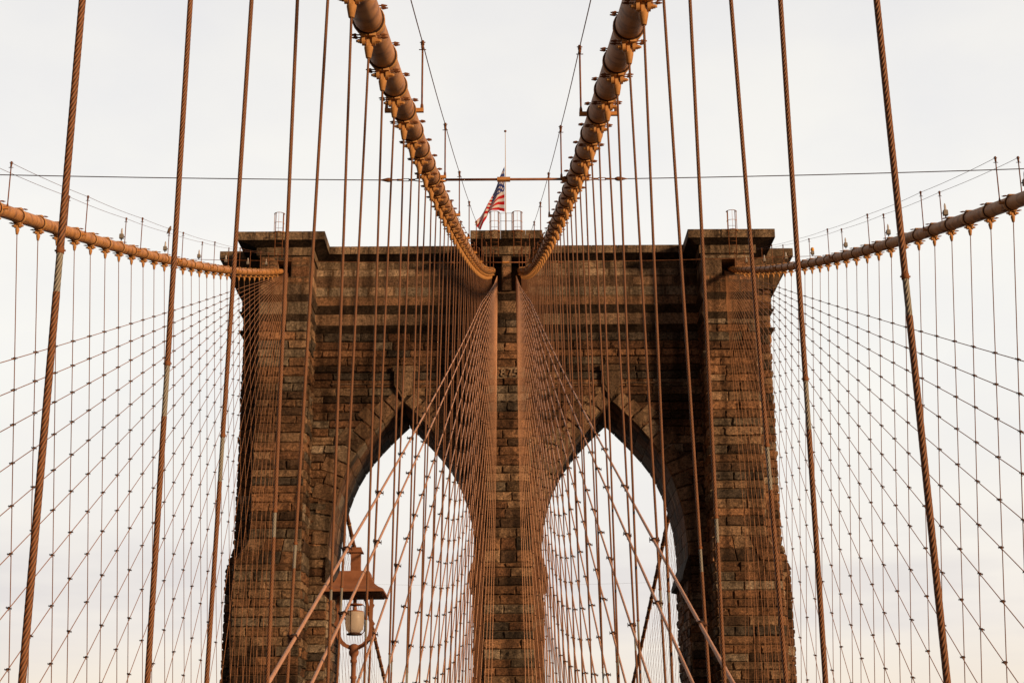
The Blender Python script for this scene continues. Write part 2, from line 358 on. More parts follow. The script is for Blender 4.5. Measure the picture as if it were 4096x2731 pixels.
# solid core of the walls: piers, spandrels, soffits
mb = MB()
ZTOP = 41.0
for s_ in (-1, 1):
    mb.box((min(s_*(AC+5.56), s_*18.2), W_+0.06, BASE), (max(s_*(AC+5.56), s_*18.2), R_, ZTOP), 1)
mb.box((-(AC-5.56), W_+0.06, BASE), (AC-5.56, R_, ZTOP), 1)
zz = np.array([a for a, _ in ARC])
for s_ in (-1, 1):
    c = s_*AC
    xs = []; 
    for z_ in list(np.linspace(SPR, APX, 22)): xs.append((ahalf(z_)+0.06, z_+0.05))
    for sg in (-1, 1):
        poly = [(c+sg*x, z_) for x, z_ in xs]
        poly2 = [(c, APX+0.05)]+[(c, ZTOP), (c+sg*5.56, ZTOP), (c+sg*5.56, SPR)]
        P_ = poly[:-1]+poly2[:2]+poly2[2:]
        if sg < 0: P_ = P_[::-1]
        # triangulate as a fan from the upper outer corner (star shaped)
        ctr = (c+sg*5.56, ZTOP)
        ring = poly+[(c, ZTOP)]
        for k in range(len(ring)-1):
            for yy in (W_+0.06, R_):
                mb.add([(ctr[0], yy, ctr[1]), (ring[k][0], yy, ring[k][1]), (ring[k+1][0], yy, ring[k+1][1])], [(0, 1, 2)], False, 1)
        for k in range(len(poly)-1):
            a_, b2 = poly[k], poly[k+1]
            mb.add([(a_[0], W_+0.06, a_[1]), (b2[0], W_+0.06, b2[1]), (b2[0], R_, b2[1]), (a_[0], R_, a_[1])], [(0, 1, 2, 3)], False, 1)
tpart(mb, 'masonry_core')
# front wall: rock-faced courses between the arches
def ring_t(z): return 1.35
def wall_spans(z):
    out = []
    lim = [(-15.2, -AC), (-AC, AC), (AC, 15.2)]
    if z >= APX+0.15:
        return [(-15.2, -1.7), (1.7, 15.2)]
    a = ahalf(z)+ (0.55 if z > SPR else 0.0)
    if z > 28.0: a = max(a, 0.8)
    return [(-15.2, -AC-a), (-AC+a, -1.7), (1.7, AC-a), (AC+a, 15.2)]
mb = MB()
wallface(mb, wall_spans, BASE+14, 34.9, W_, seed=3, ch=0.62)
wallface(mb, lambda z: [(-15.2, -1.7), (1.7, 15.2)], 35.35, 36.45, W_, smooth=True, seed=4, ch=1.1, lmin=1.8, lmax=3.6, proud=0.30, pale=0.8)
wallface(mb, lambda z: [(-15.2, -1.7), (1.7, 15.2)], 36.9, 40.05, W_, smooth=True, seed=5, ch=0.78, lmin=1.6, lmax=3.4, proud=0.55, pale=0.8)
# moulding undersides between the bands
def slab(mb, x0, x1, y0, y1, z0, z1, col=(0.10, 0.075, 0.055), lean=0.0):
    # projecting string course whose face leans out by `lean` towards its top
    mb.prism([(y1, z0), (y0+lean, z0), (y0, z1), (y1, z1)], x0, x1, axis='x') if False else None
    vs = [(x0,y0+lean,z0),(x1,y0+lean,z0),(x1,y1,z0),(x0,y1,z0),(x0,y0,z1),(x1,y0,z1),(x1,y1,z1),(x0,y1,z1)]
    mb.add(vs, [(0,3,2,1),(4,5,6,7),(0,1,5,4),(1,2,6,5),(2,3,7,6),(3,0,4,7)], False, 0, col)
for s_ in (-1, 1):
    a_, b_ = sorted((s_*1.7, s_*15.2))
    slab(mb, a_, b_, W_-0.95, W_+0.1, 36.38, 36.9, lean=0.62, col=(0.085, 0.064, 0.048))  # both mouldings coloured near-black to paint in the shadow under them
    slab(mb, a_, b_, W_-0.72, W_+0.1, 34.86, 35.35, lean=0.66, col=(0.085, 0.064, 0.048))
    a_, b_ = sorted((s_*8.9, s_*13.6)); slab(mb, a_, b_, W_-0.2, W_+0.1, 30.72, 30.86, col=(0.2, 0.14, 0.1))
    a_, b_ = sorted((s_*2.4, s_*7.1)); slab(mb, a_, b_, W_-0.2, W_+0.1, 30.72, 30.86, col=(0.2, 0.14, 0.1))
tpart(mb, 'arcade_wall')
# voussoirs and soffit of each arch
for s_ in (-1, 1):
    c = s_*AC; mb = MB(); mi_ = MB()
    # arc-length samples
    zf = np.linspace(SPR, APX, 240); xf = np.array([ahalf(z_) for z_ in zf]); ss = np.concatenate([[0], np.cumsum(np.hypot(np.diff(zf), np.diff(xf)))])
    for sg in (-1, 1):
        nst = 13; cuts = np.linspace(0, ss[-1], nst+1)+np.concatenate([[0], rng.uniform(-.1, .1, nst-1), [0]])
        for k in range(nst):
            za, zb = np.interp(cuts[k], ss, zf), np.interp(cuts[k+1], ss, zf); xa, xb = ahalf(za), ahalf(zb)
            def nr(z_):
                e = 0.25; dz = min(z_+e, APX)-max(z_-e, SPR); dx = ahalf(min(z_+e, APX))-ahalf(max(z_-e, SPR)); v = np.array([dz, -dx]); return v/np.linalg.norm(v)
            n0 = nr(za); n1 = nr(zb); Lg = 1.35 if k % 2 else 1.95
            if k == nst-1: Lg = 1.2; n1 = np.array([0.35, 0.93]) if False else n1
            o0 = (xa+n0[0]*Lg, za+n0[1]*Lg); o1 = (xb+n1[0]*Lg, zb+n1[1]*Lg)
            if o1[0] < 0.75 and k > 10: o1 = (0.75, o1[1]-0.2)
            q = [(c+sg*xa, W_, za), (c+sg*o0[0], W_, o0[1]), (c+sg*o1[0], W_, o1[1]), (c+sg*xb, W_, zb)]
            if sg < 0: q = [q[1], q[0], q[3], q[2]]
            rock(mb, *q, (0, -1, 0), smooth=True, proud=0.19, joint=0.02, col=tuple(0.5*v+0.5*w_ for v, w_ in zip(stone_col(1.0), (0.25, 0.19, 0.135))))
            # soffit stones running through the depth
            ys = [W_, W_+rng.uniform(1.2, 2.2)]
            while ys[-1] < R_-1.2: ys.append(min(R_, ys[-1]+rng.uniform(1.4, 2.4)))
            if ys[-1] < R_: ys.append(R_)
            nin = (n0+n1)/2
            for j in range(len(ys)-1):
                q = [(c+sg*xa, ys[j], za), (c+sg*xa, ys[j+1], za), (c+sg*xb, ys[j+1], zb), (c+sg*xb, ys[j], zb)]
                if sg > 0: q = q[::-1]; q = [q[2], q[3], q[0], q[1]]
                q = [q[0], q[1], q[2], q[3]]
                rock(mi_, *q, (-sg*nin[0], 0, -nin[1]), smooth=True, proud=0.02, col=stone_col(0.95))
        # jamb below the springing
        zs = courses(0, SPR-1.5, 0.66, seed=9)
        for k in range(len(zs)-1):
            y = W_
            while y < R_-0.1:
                l = rng.uniform(1.0, 2.2); l = R_-y if R_-y-l < 0.6 else l
                q = [(c+sg*5.5, y, zs[k]), (c+sg*5.5, y+l, zs[k]), (c+sg*5.5, y+l, zs[k+1]), (c+sg*5.5, y, zs[k+1])]
                if sg > 0: q = [q[1], q[0], q[3], q[2]]
                rock(mi_, *q, (-sg, 0, 0), bulge=0.05, col=stone_col()); y += l
        # impost capping the jamb: slopes out downwards, flat underside
        prof = [(5.62, 17.45), (5.45, 17.35), (5.0, 15.95), (5.0, 15.7), (5.62, 15.55)]
        pts = [(c+sg*x, z_) for x, z_ in prof]
        if sg > 0: pts = pts[::-1]
        mi_.prism(pts, W_-0.35, R_+0.2, axis='y'); 
        for q_ in range(1, 8): mi_.col[-q_] = (0.07, 0.055, 0.045)
    r_ = tpart(mb, 'arch_ring'); i_ = tpart(mi_, 'arch_soffit')
    # hanging keystone shield
    mb = MB(); h = 0.72
    out = [(c-h, 31.7), (c-h, 30.65), (c, 29.45), (c+h, 30.65), (c+h, 31.7)]
    mb.prism(out, W_-0.42, W_+0.1, axis='y'); mb.prism([(c-h-.1, 32.15), (c-h-.1, 31.7), (c+h+.1, 31.7), (c+h+.1, 32.15)], W_-0.5, W_+0.1, axis='y')
    h2 = 0.52; mb.prism([(c-h2, 31.5), (c-h2, 30.75), (c, 29.85), (c+h2, 30.75), (c+h2, 31.5)], W_-0.48, W_-0.42, axis='y')
    mb.col = [(0.27, 0.20, 0.14)]*len(mb.f); tpart(mb, 'keystone')
# buttress builder: front face plus both returns, stepping out below Z=18
def buttress(name, x0, x1, x0b, x1b, yf, yb, niches=(), seed=0, top=40.0, sidefaces=True, pn=0.0):
    mb = MB(); co = MB()
    NZ0, NZ1, ND = ((37.2, 40.0) if len(niches) == 2 else (38.35, 39.65))+(2.2,)
    segs = [(BASE+14, 16.4, x0b, x1b, yf-0.35), (18.3, 34.9, x0, x1, yf), (35.35, 36.45, x0, x1, yf), (36.9, top, x0, x1, yf)]
    for k, (za, zb, a, b_, y) in enumerate(segs):
        sm = k >= 2
        pr = {0: .05, 1: .05, 2: .12, 3: .22}[k]
        def spans(z, a=a, b_=b_):
            if NZ0 < z < NZ1 and niches:
                out = []; x = a
                for n0, n1 in niches:
                    if n0-x > 0.1: out.append((x, n0))
                    x = n1
                if b_-x > 0.1: out.append((x, b_))
                return out
            return [(a, b_)]
        if k == 3:
            for z0_, z1_ in ((za, NZ0), (NZ0, NZ1), (NZ1, top)):
                if z1_-z0_ < 0.1: continue
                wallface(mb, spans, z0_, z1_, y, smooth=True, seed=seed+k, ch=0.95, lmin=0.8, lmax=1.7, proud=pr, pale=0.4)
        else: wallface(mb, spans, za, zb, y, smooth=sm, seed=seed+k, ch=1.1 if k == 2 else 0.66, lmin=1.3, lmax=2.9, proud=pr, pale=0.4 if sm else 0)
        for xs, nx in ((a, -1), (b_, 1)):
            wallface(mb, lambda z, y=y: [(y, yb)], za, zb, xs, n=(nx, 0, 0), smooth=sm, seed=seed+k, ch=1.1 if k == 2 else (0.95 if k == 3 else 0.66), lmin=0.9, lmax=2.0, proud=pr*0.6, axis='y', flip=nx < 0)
    # core
    co.box((x0b+.03, yf-0.32, BASE), (x1b-.03, yb, 16.4), 1)
    co.box((x0+.03, yf+.03, 16.4), (x1-.03, yb, NZ0), 1)
    if niches:
        x = x0+.03
        for n0, n1 in niches:
            if n0-x > 0.02: co.box((x, yf+.03, NZ0+.002), (n0, yf+ND, NZ1), 1)
            x = n1
        if x1-.03-x > 0.02: co.box((x, yf+.03, NZ0+.002), (x1-.03, yf+ND, NZ1), 1)
        co.box((x0+.03, yf+ND+.002, NZ0+.002), (x1-.03, yb, NZ1), 1); co.box((x0+.03, yf+.03, NZ1+.002), (x1-.03, yb, 41.2), 1)
    else: co.box((x0+.03, yf+.03, NZ0+.002), (x1-.03, yb, 41.2), 1)
    # weathering slope where the shaft narrows
    n_ = 5; 
    for j in range(2):
        t0, t1 = j/2, (j+1)/2
        za, zb = 16.4+1.9*t0, 16.4+1.9*t1
        L0 = lambda u, v, t_: u+(v-u)*t_
        a0, b0, y0 = L0(x0b, x0, t0), L0(x1b, x1, t0), L0(yf-0.35, yf, t0); a1, b1, y1 = L0(x0b, x0, t1), L0(x1b, x1, t1), L0(yf-0.35, yf, t1)
        nn = Vector((0, -1.9, 0.35)).normalized(); k_ = 3
        for q_ in range(k_):
            rock(mb, (a0+(b0-a0)*q_/k_, y0, za), (a0+(b0-a0)*(q_+1)/k_, y0, za), (a1+(b1-a1)*(q_+1)/k_, y1, zb), (a1+(b1-a1)*q_/k_, y1, zb), nn, bulge=.05)
        rock(mb, (a0, yb, za), (a0, y0, za), (a1, y1, zb), (a1, yb, zb), (-1, 0, 0.1), bulge=.05)
        rock(mb, (b0, y0, za), (b0, yb, za), (b1, yb, zb), (b1, y1, zb), (1, 0, 0.1), bulge=.05)
    # projecting ledges, their shadow painted in as a dark colour
    for z0_, z1_, pr, ln in ((36.45, 36.9, 0.42, 0.28), (34.9, 35.35, 0.36, 0.28)):
        vs = []
        for z_, e in ((z0_, pr-ln), (z1_, pr)):
            vs += [(x0-e*0.8, yf-e, z_), (x1+e*0.8, yf-e, z_), (x1+e*0.8, yb, z_), (x0-e*0.8, yb, z_)]
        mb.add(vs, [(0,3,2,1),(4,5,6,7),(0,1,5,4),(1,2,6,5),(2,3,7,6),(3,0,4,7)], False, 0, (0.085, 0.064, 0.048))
    o = tpart(mb, name)
    me = co.mesh(name+'_core', [MAT['stone'], MAT['core']]); c_ = ob(name+'_core', me, o)
    return o
buttress('center_buttress', -1.62, 1.62, -1.80, 1.80, F_, W_+0.1, niches=((-1.5, -0.36), (0.36, 1.5)), seed=20)
buttress('outer_buttress', -18.85, -15.05, -19.85, -14.95, F_, W_+0.6, niches=((-17.55, -16.5),), seed=30)
buttress('outer_buttress', 15.05, 18.85, 14.95, 19.85, F_, W_+0.6, niches=((16.5, 17.55),), seed=40)
# side buttresses on the flanks
for s_ in (-1, 1):
    mb = MB(); y0, y1 = 115.9, 122.6
    def P3(x, y, z): return (s_*x, y, z)
    for za, zb, xo_, sm, seed in ((0, 16.4, 21.2, False, 51), (18.3, 34.9, 20.65, False, 52), (35.35, 36.45, 20.75, True, 53), (36.9, 38.6, 20.9, True, 54)):
        a, b_ = sorted((s_*18.0, s_*xo_))
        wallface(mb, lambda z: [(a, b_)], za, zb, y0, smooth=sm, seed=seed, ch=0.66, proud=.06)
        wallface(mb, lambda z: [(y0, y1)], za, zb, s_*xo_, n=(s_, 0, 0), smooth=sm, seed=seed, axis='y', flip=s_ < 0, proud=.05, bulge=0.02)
    for q_ in range(3):
        t0, t1 = q_/3, (q_+1)/3; xa, xb = 21.2-.55*t0, 21.2-.55*t1; za, zb = 16.4+1.9*t0, 16.4+1.9*t1
        for y in np.linspace(y0, y1, 5)[:-1]:
            dy = (y1-y0)/4; q = [P3(xa, y, za), P3(xa, y+dy, za), P3(xb, y+dy, zb), P3(xb, y, zb)]
            if s_ < 0: q = [q[1], q[0], q[3], q[2]]
            rock(mb, *q, (s_, 0, .28), bulge=.06)
        q = [P3(18.0, y0, za), P3(xa, y0, za), P3(xb, y0, zb), P3(18.0, y0, zb)]
        if s_ < 0: q = [q[1], q[0], q[3], q[2]]
        rock(mb, *q, (0, -1, 0), bulge=.05)
    for z0_, z1_ in ((36.45, 36.9), (34.9, 35.35)):
        vs = []
        for z_, e in ((z0_, 0.05), (z1_, 0.4)):
            vs += [(s_*18.0, y0-e, z_), (s_*(20.7+e), y0-e, z_), (s_*(20.7+e), y1+e, z_), (s_*18.0, y1+e, z_)]
        mb.add(vs, [(0,3,2,1),(4,5,6,7),(0,1,5,4),(1,2,6,5),(2,3,7,6),(3,0,4,7)], False, 0, (0.085, 0.064, 0.048))  # flank ledges darkened in colour, in place of shadow
    vs = []       # flaring hood under the cornice
    for z_, xo_, e in ((38.6, 21.35, .25), (41.1, 22.45, 1.0)):
        vs += [(s_*18.0, y0-e, z_), (s_*xo_, y0-e, z_), (s_*xo_, y1+e, z_), (s_*18.0, y1+e, z_)]
    mb.add(vs, [(0,3,2,1),(4,5,6,7),(0,1,5,4),(1,2,6,5),(2,3,7,6),(3,0,4,7)], False, 0, (0.16, 0.115, 0.08))
    a, b_ = sorted((s_*18.0, s_*20.6)); mb.box((a+.03, y0+.05, BASE), (b_-.03, y1-.05, 38.6), 1)
    a, b_ = sorted((s_*18.0, s_*21.15)); mb.box((a+.04, y0+.04, BASE), (b_-.04, y1-.04, 16.4), 1)
    tpart(mb, 'side_buttress')
# cornice: bed moulding, soffit and fascia wrapping the plan
def cornice_run(mb, x0, x1, yf, yb, ov, ovx0, ovx1, zt=41.75, zb=41.12, bed=True, seed=0):
    r = np.random.default_rng(seed)
    c1 = (0.25, 0.195, 0.14); dk = (0.06, 0.045, 0.035)
    # fascia stones
    x = x0-ovx0; X1 = x1+ovx1; 
    while x < X1-0.05:
        l = r.uniform(1.2, 2.6); l = X1-x if X1-x-l < 0.8 else l
        g_ = r.uniform(0.7, 1.15); cc = tuple(v*g_ for v in c1)
        mb.bevbox((x+.008, yf-ov, zb), (x+l-.008, yb, zt), 0.03, 0); 
        for q_ in range(1, 11): mb.col[-q_] = cc
        x += l
    # cyma under the fascia, then frieze blocks
    vs = []
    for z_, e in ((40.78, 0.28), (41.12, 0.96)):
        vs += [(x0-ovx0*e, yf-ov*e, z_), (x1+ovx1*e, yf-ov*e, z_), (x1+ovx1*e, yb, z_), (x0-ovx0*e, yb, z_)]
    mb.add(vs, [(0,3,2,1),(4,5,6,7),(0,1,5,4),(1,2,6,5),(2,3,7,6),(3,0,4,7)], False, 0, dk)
    x = x0-ovx0*.2; X1 = x1+ovx1*.2
    while x < X1-0.05:
        l = r.uniform(0.5, 0.9); l = X1-x if X1-x-l < 0.4 else l
        g_ = r.uniform(0.45, 1.2); cc = tuple(v*g_ for v in c1)
        mb.box((x+.01, yf-ov*.22, 40.12), (x+l-.01, yb, 40.78), 0, cc); x += l
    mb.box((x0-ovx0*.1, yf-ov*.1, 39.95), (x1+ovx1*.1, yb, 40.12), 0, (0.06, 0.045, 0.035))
mb = MB()
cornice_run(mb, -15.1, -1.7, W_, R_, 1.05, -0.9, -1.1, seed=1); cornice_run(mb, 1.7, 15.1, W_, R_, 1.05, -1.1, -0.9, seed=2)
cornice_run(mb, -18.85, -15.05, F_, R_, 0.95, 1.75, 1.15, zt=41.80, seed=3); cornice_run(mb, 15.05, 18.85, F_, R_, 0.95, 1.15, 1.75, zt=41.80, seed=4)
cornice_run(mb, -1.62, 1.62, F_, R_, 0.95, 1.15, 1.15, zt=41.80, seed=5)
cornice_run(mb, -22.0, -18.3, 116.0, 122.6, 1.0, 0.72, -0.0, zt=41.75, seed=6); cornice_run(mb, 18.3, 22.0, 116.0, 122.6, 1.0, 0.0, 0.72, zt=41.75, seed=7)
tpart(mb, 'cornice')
# raised date on the middle buttress
DIG = {'1': [[(0.30, 0.0), (0.30, 1.0), (0.12, 0.8)], [(0.12, 0.0), (0.48, 0.0)]],
       '8': [[(0.30+0.19*math.sin(a), 0.76+0.22*math.cos(a)) for a in np.linspace(0, 6.283, 13)], [(0.30+0.25*math.sin(a), 0.27+0.27*math.cos(a)) for a in np.linspace(0, 6.283, 13)]],
       '7': [[(0.08, 1.0), (0.54, 1.0), (0.26, 0.0)]],
       '5': [[(0.50, 1.0), (0.14, 1.0), (0.12, 0.56), (0.30, 0.64), (0.48, 0.52), (0.54, 0.32), (0.46, 0.10), (0.28, 0.0), (0.10, 0.08)]]}
mb = MB(); PZ = 30.42
mb.bevbox((-1.30, F_-0.20, 30.25), (1.30, F_+0.05, 31.12), 0.03); mb.col = [(0.30, 0.24, 0.18)]*len(mb.f)
for k, ch in enumerate('1875'):
    for st_ in DIG[ch]:
        for i in range(len(st_)-1):
            (a0, b0), (a1, b1) = st_[i], st_[i+1]; X0 = -0.98+k*0.50
            p0 = Vector((X0+a0*0.62, 0, PZ+b0*0.52)); p1 = Vector((X0+a1*0.62, 0, PZ+b1*0.52)); d = (p1-p0).normalized(); nn = Vector((-d.z, 0, d.x))*0.048; e = d*0.03
            q = [p0-e+nn, p0-e-nn, p1+e-nn, p1+e+nn]
            mb.add([(v.x, F_-0.33-0.0004*(i+k), v.z) for v in q]+[(v.x, F_-0.19, v.z) for v in q], [(0,1,2,3),(0,4,5,1),(1,5,6,2),(2,6,7,3),(3,7,4,0)], False, 0, (0.34, 0.27, 0.20))
tpart(mb, 'date_block')
# rear buttresses and roof slab so the tower is whole from any side
mb = MB()
for a, b_ in ((-18.85, -15.05), (-1.62, 1.62), (15.05, 18.85)): mb.box((a, R_, BASE), (b_, R_+3.4, 41.0), 0, (0.2, 0.14, 0.1))
tpart(mb, 'rear_buttress')

# ------------------------------------------------------------------ main cables
CABR = 0.213
def cable_x(kind, s_, y): return s_*(xi(y) if kind == 'inner' else xo(y))
def cable_pt(kind, s_, y):
    return Vector((cable_x(kind, s_, y), y, zc(y)))
def band_mesh():
    """clamp around the cable; local Z runs along the cable, local Y is up"""
    mb = MB()
    mb.lathe([(0.213, -0.12), (0.229, -0.112), (0.231, -0.06), (0.236, -0.05), (0.236, -0.015), (0.231, -0.005), (0.231, 0.085)], 24, cap=False)
    mb.lathe([(0.231, 0.085), (0.246, 0.095), (0.246, 0.125), (0.236, 0.135)], 24, cap=False)
    mb.lathe([(0.236, 0.135), (0.232, 0.18), (0.213, 0.195)], 24, cap=False, mi=1)
    # top and bottom bolting flanges
    for sgn in (1, -1):
        for sx in (-1, 1):
            a, b_ = sorted((sx*0.015, sx*0.11))
            pts = [(-0.12, 0.12), (-0.11, 0.25), (0.08, 0.268), (0.18, 0.25), (0.14, 0.12)]
            pts = [(sgn*v, u) for u, v in pts]
            if sgn < 0: pts = pts[::-1]
            mb.prism([(q[0], q[1]) for q in pts], a, b_, axis='x')
    # axis='x' prism: coordinates are (y, z)
    return mb
def ears_mesh():
    """two hanging ear plates and the pin; origin on the cable axis, local Z up (world up)"""
    mb = MB()
    for sx in (-1, 1):
        a, b_ = sorted((sx*0.052, sx*0.100))
        pts = []
        for k in range(9):
            an = math.pi+math.pi*k/8; pts.append((0.062*math.cos(an), -0.335+0.062*math.sin(an)))
        pts += [(0.075, -0.20), (-0.075, -0.20)]
        mb.prism(pts, a, b_, axis='x')
    mb.tube([(-0.19, 0, -0.325), (0.19, 0, -0.325)], 0.02, 10)
    for sx in (-1, 1):
        mb.tube([(sx*0.101, 0, -0.325), (sx*0.135, 0, -0.325)], 0.044, 6, smooth=False)
        mb.tube([(sx*0.136, 0, -0.325), (sx*0.165, 0, -0.325)], 0.034, 6, smooth=False)
    return mb
def bolts_mesh(sgn):
    mb = MB()
    for sgn in (sgn,):
        for z_ in ((-0.06, 0.08) if sgn > 0 else (-0.08, 0.09)):
            y_ = sgn*(0.215 if sgn > 0 else 0.225)
            mb.tube([(-0.275, y_, z_), (0.275, y_, z_)], 0.011, 8)
            for sx in (-1, 1): mb.tube([(sx*0.185, y_, z_), (sx*0.222, y_, z_)], 0.024, 6, smooth=False)
            for sx in (-1, 1): mb.tube([(sx*0.223, y_, z_), (sx*0.25, y_, z_)], 0.018, 6, smooth=False)
    return mb
ME_BAND = band_mesh().mesh('cable_band', [MAT['tan_light'], MAT['sealant']]); ME_EARS = ears_mesh().mesh('hanger_ears', MAT['tan_light']); ME_BOLT = [bolts_mesh(q_).mesh('bolt_row', MAT['rust']) for q_ in (1, -1)]
def socket_mesh():
    mb = MB()      # origin at pin, hangs down
    mb.bevbox((-0.042, -0.034, -0.12), (0.042, 0.034, 0.045), 0.012)
    mb.lathe([(0.042, -0.10), (0.068, -0.115), (0.066, -0.14), (0.040, -0.285), (0.030, -0.295)], 14)
    return mb
ME_SOCK = socket_mesh().mesh('rope_socket', MAT['tan_light'])
def ferrule_mesh():
    mb = MB(); mb.lathe([(0.017, -0.016), (0.0205, -0.014), (0.0205, 0.014), (0.017, 0.016)], 10)
    mb.tube([(-0.026, 0, 0), (0.026, 0, 0)], 0.005, 6); return mb
ME_FER = ferrule_mesh().mesh('splice_ferrule', MAT['rust'])
DIR_MAT = {}
NB = {('inner', -1): (-5, 40), ('inner', 1): (-5, 40), ('outer', -1): (-2, 28), ('outer', 1): (-1, 29)}
CABN = {('inner', -1): 'left inner main cable overhead', ('inner', 1): 'right inner main cable overhead', ('outer', -1): 'left outer main cable', ('outer', 1): 'right outer main cable'}
def band_y(kind, s_, i): return (YI if kind == 'inner' else YO)[s_]+i*PANEL
for kind in ('inner', 'outer'):
    for s_ in (-1, 1):
        y0 = -2.0 if kind == 'inner' else 28.0
        root = empty('main_cable', cable_pt(kind, s_, y0))
        lab = {('inner', -1): 'thick tan banded cable sweeping from the top left of centre down to the tower middle', ('inner', 1): 'thick tan banded cable sweeping from the top right of centre down to the tower middle',
               ('outer', -1): 'tan banded cable sloping from the left frame edge to the left tower corner', ('outer', 1): 'tan banded cable sloping from the right frame edge to the right tower corner'}[(kind, s_)]
        props(root, lab, 'main cable', 'four main suspension cables')
        # wrapped cable body, each bay between bands very slightly barrelled
        ys = []; rs = []; i0 = NB[(kind, s_)][0]
        y = y0
        while y < 113.6: ys.append(y); y += PANEL/6
        P = [cable_pt(kind, s_, yy)-root.location for yy in ys]
        mb = MB(); mb.tube(P, CABR, 20); mb.obj('cable_wrapping', MAT['tan'], root)
        a, b_ = NB[(kind, s_)]
        for i in range(a, b_+1):
            yy = band_y(kind, s_, i)
            p = cable_pt(kind, s_, yy); d = (cable_pt(kind, s_, yy+0.2)-cable_pt(kind, s_, yy-0.2)).normalized()
            zl = -d; xl = Vector((1, 0, 0)); xl = (xl-zl*xl.dot(zl)).normalized(); yl = zl.cross(xl)
            if yl.z < 0: xl = -xl; yl = -yl
            Mx = Matrix((xl, yl, zl)).transposed()
            o = ob('cable_band', ME_BAND, root, p-root.location, Mx.to_euler())
            e = ob('hanger_ears', ME_EARS, o); e.matrix_local = Mx.to_4x4().inverted()
            if (kind == 'inner' and i < 26) or (kind == 'outer' and i < 18): [ob('bolt_row', q_, o) for q_ in ME_BOLT]
# ------------------------------------------------------------------ suspender ropes
def sus_bottom(kind, s_, i, y):
    if kind == 'inner':
        xb = 2.19 if i % 2 else 2.04
        if s_ < 0 and i % 2: xb -= max(0, -1-i)*0.031
        if s_ > 0 and i == -5: xb = 2.145
        return s_*xb, ZG, 1.2       # x, z end, reference z for x
    xb = 14.2+(15.5-14.2)*(y-45)/66; xb += 0.06*(1 if i % 2 else -1); return s_*xb, ZG-4, 0
def sus_x(kind, s_, i, y, z):
    xb, ze, zr = sus_bottom(kind, s_, i, y); xt = cable_x(kind, s_, y); zt = zc(y)-0.6
    return xt+(xb-xt)*(zt-z)/(zt-zr)
SUSL = []
for kind in ('inner', 'outer'):
    for s_ in (-1, 1):
        a, b_ = NB[(kind, s_)]
        lo = -5 if kind == 'inner' else 0
        if kind == 'inner': hi = 39
        else: hi = 27
        for n_, i in enumerate(range(lo, hi+1)):
            y = band_y(kind, s_, i); zt = zc(y)-0.60; ze = sus_bottom(kind, s_, i, y)[1]
            root = empty('suspender_rope', (sus_x(kind, s_, i, y, ze), y, ze))
            if kind == 'inner':
                if n_ == 0: lab = 'thick blurred-edge suspender rope nearest the %s edge of the picture' % SIDE[s_]
                else: lab = 'twisted suspender rope of the %s inner cable, %s counting inward from the %s edge' % (SIDE[s_], ordinal(n_+1), SIDE[s_])
            else: lab = 'thin dark suspender rope of the %s outer cable, %s counting inward from the %s edge' % (SIDE[s_], ordinal(n_+1), SIDE[s_])
            props(root, lab, 'suspender rope', 'suspender ropes of the %s %s cable' % (SIDE[s_], kind))
            base = root.location
            def pt(z): return (sus_x(kind, s_, i, y, z)-base.x, 0, z-base.z)
            if kind == 'inner':
                near = n_ < 7
                zs_, ze_ = 2.28, 2.52
                if i % 2: zs_ += 0.05; ze_ += 0.12
                ze_ += (n_*7919 % 5)*0.05-.1
                r = 0.0182
                for (za, zb, mt) in ((ze, zs_, 'rope'), (zs_, ze_, 'grey_sleeve'), (ze_, zt+0.01, 'rope')):
                    me = rope_mesh('wire_rope' if mt == 'rope' else 'bare_section', [pt(za), pt(zb)], r*(1.0 if mt == 'rope' else 0.93), MAT[mt], n=14 if near else 8, step=0.02 if near else 0.8, flute=near)
                    ob(me.name.split('.')[0], me, root)
                ob('splice_ferrule', ME_FER, root, Vector(pt(ze_)))
            else:
                me = rope_mesh('wire_rope', [pt(ze), pt(zt+0.01)], 0.0150, MAT['rope_thin'], n=6, step=2.0); ob('wire_rope', me, root)
            sk = ob('rope_socket', ME_SOCK, root, Vector(pt(zt))+Vector((0, 0, 0.285)))
# truss chords that receive the ropes (below the picture)
for s_ in (-1, 1):
    mb = MB(); a, b_ = sorted((s_*1.97, s_*2.85)); mb.box((a, -45, -1.85), (b_, 104, -1.5)); props(mb.obj('deck_chord', MAT['rust']), kind='structure')
    mb = MB(); a, b_ = sorted((s_*13.95, s_*15.9)); mb.box((a, -45, -6.1), (b_, 118, -5.5)); props(mb.obj('deck_chord', MAT['rust']), kind='structure')

# ------------------------------------------------------------------ diagonal stays
def clamp_mesh(k=1.0):
    mb = MB()
    mb.tube([(0, 0, -0.03*k), (0, 0, 0.03*k)], 0.031*k, 10)
    mb.tube([(-0.075*k, -0.01, 0.012), (-0.03*k, -0.02, 0.0), (0.03*k, -0.02, 0.0), (0.075*k, -0.01, -0.012)], [0.010*k, 0.019*k, 0.019*k, 0.010*k], 8)
    mb.tube([(-0.066*k, 0.0, -0.03), (-0.066*k, 0, 0.042)], 0.006*k, 6); mb.tube([(0.066*k, 0, -0.042), (0.066*k, 0.0, 0.03)], 0.006*k, 6)
    mb.tube([(0.0, -0.012, -0.045), (0.012, -0.018, -0.085)], 0.008*k, 6)
    return mb
ME_CL = {'inner': clamp_mesh(1.0).mesh('rope_clamp', MAT['clamp']), 'outer': clamp_mesh(1.25).mesh('rope_clamp', MAT['clamp'])}
STAY = {'inner': [7.3, 10.05]+[14.7+4.3*k for k in range(21)], 'outer': [6.3+4.15*k for k in range(24)]}
def stay_z(yg, y, zt=38.5, sg=0.0003): return ZG+(zt-ZG)/(YT-yg)*(y-yg)+sg*(y-yg)*(y-YT)
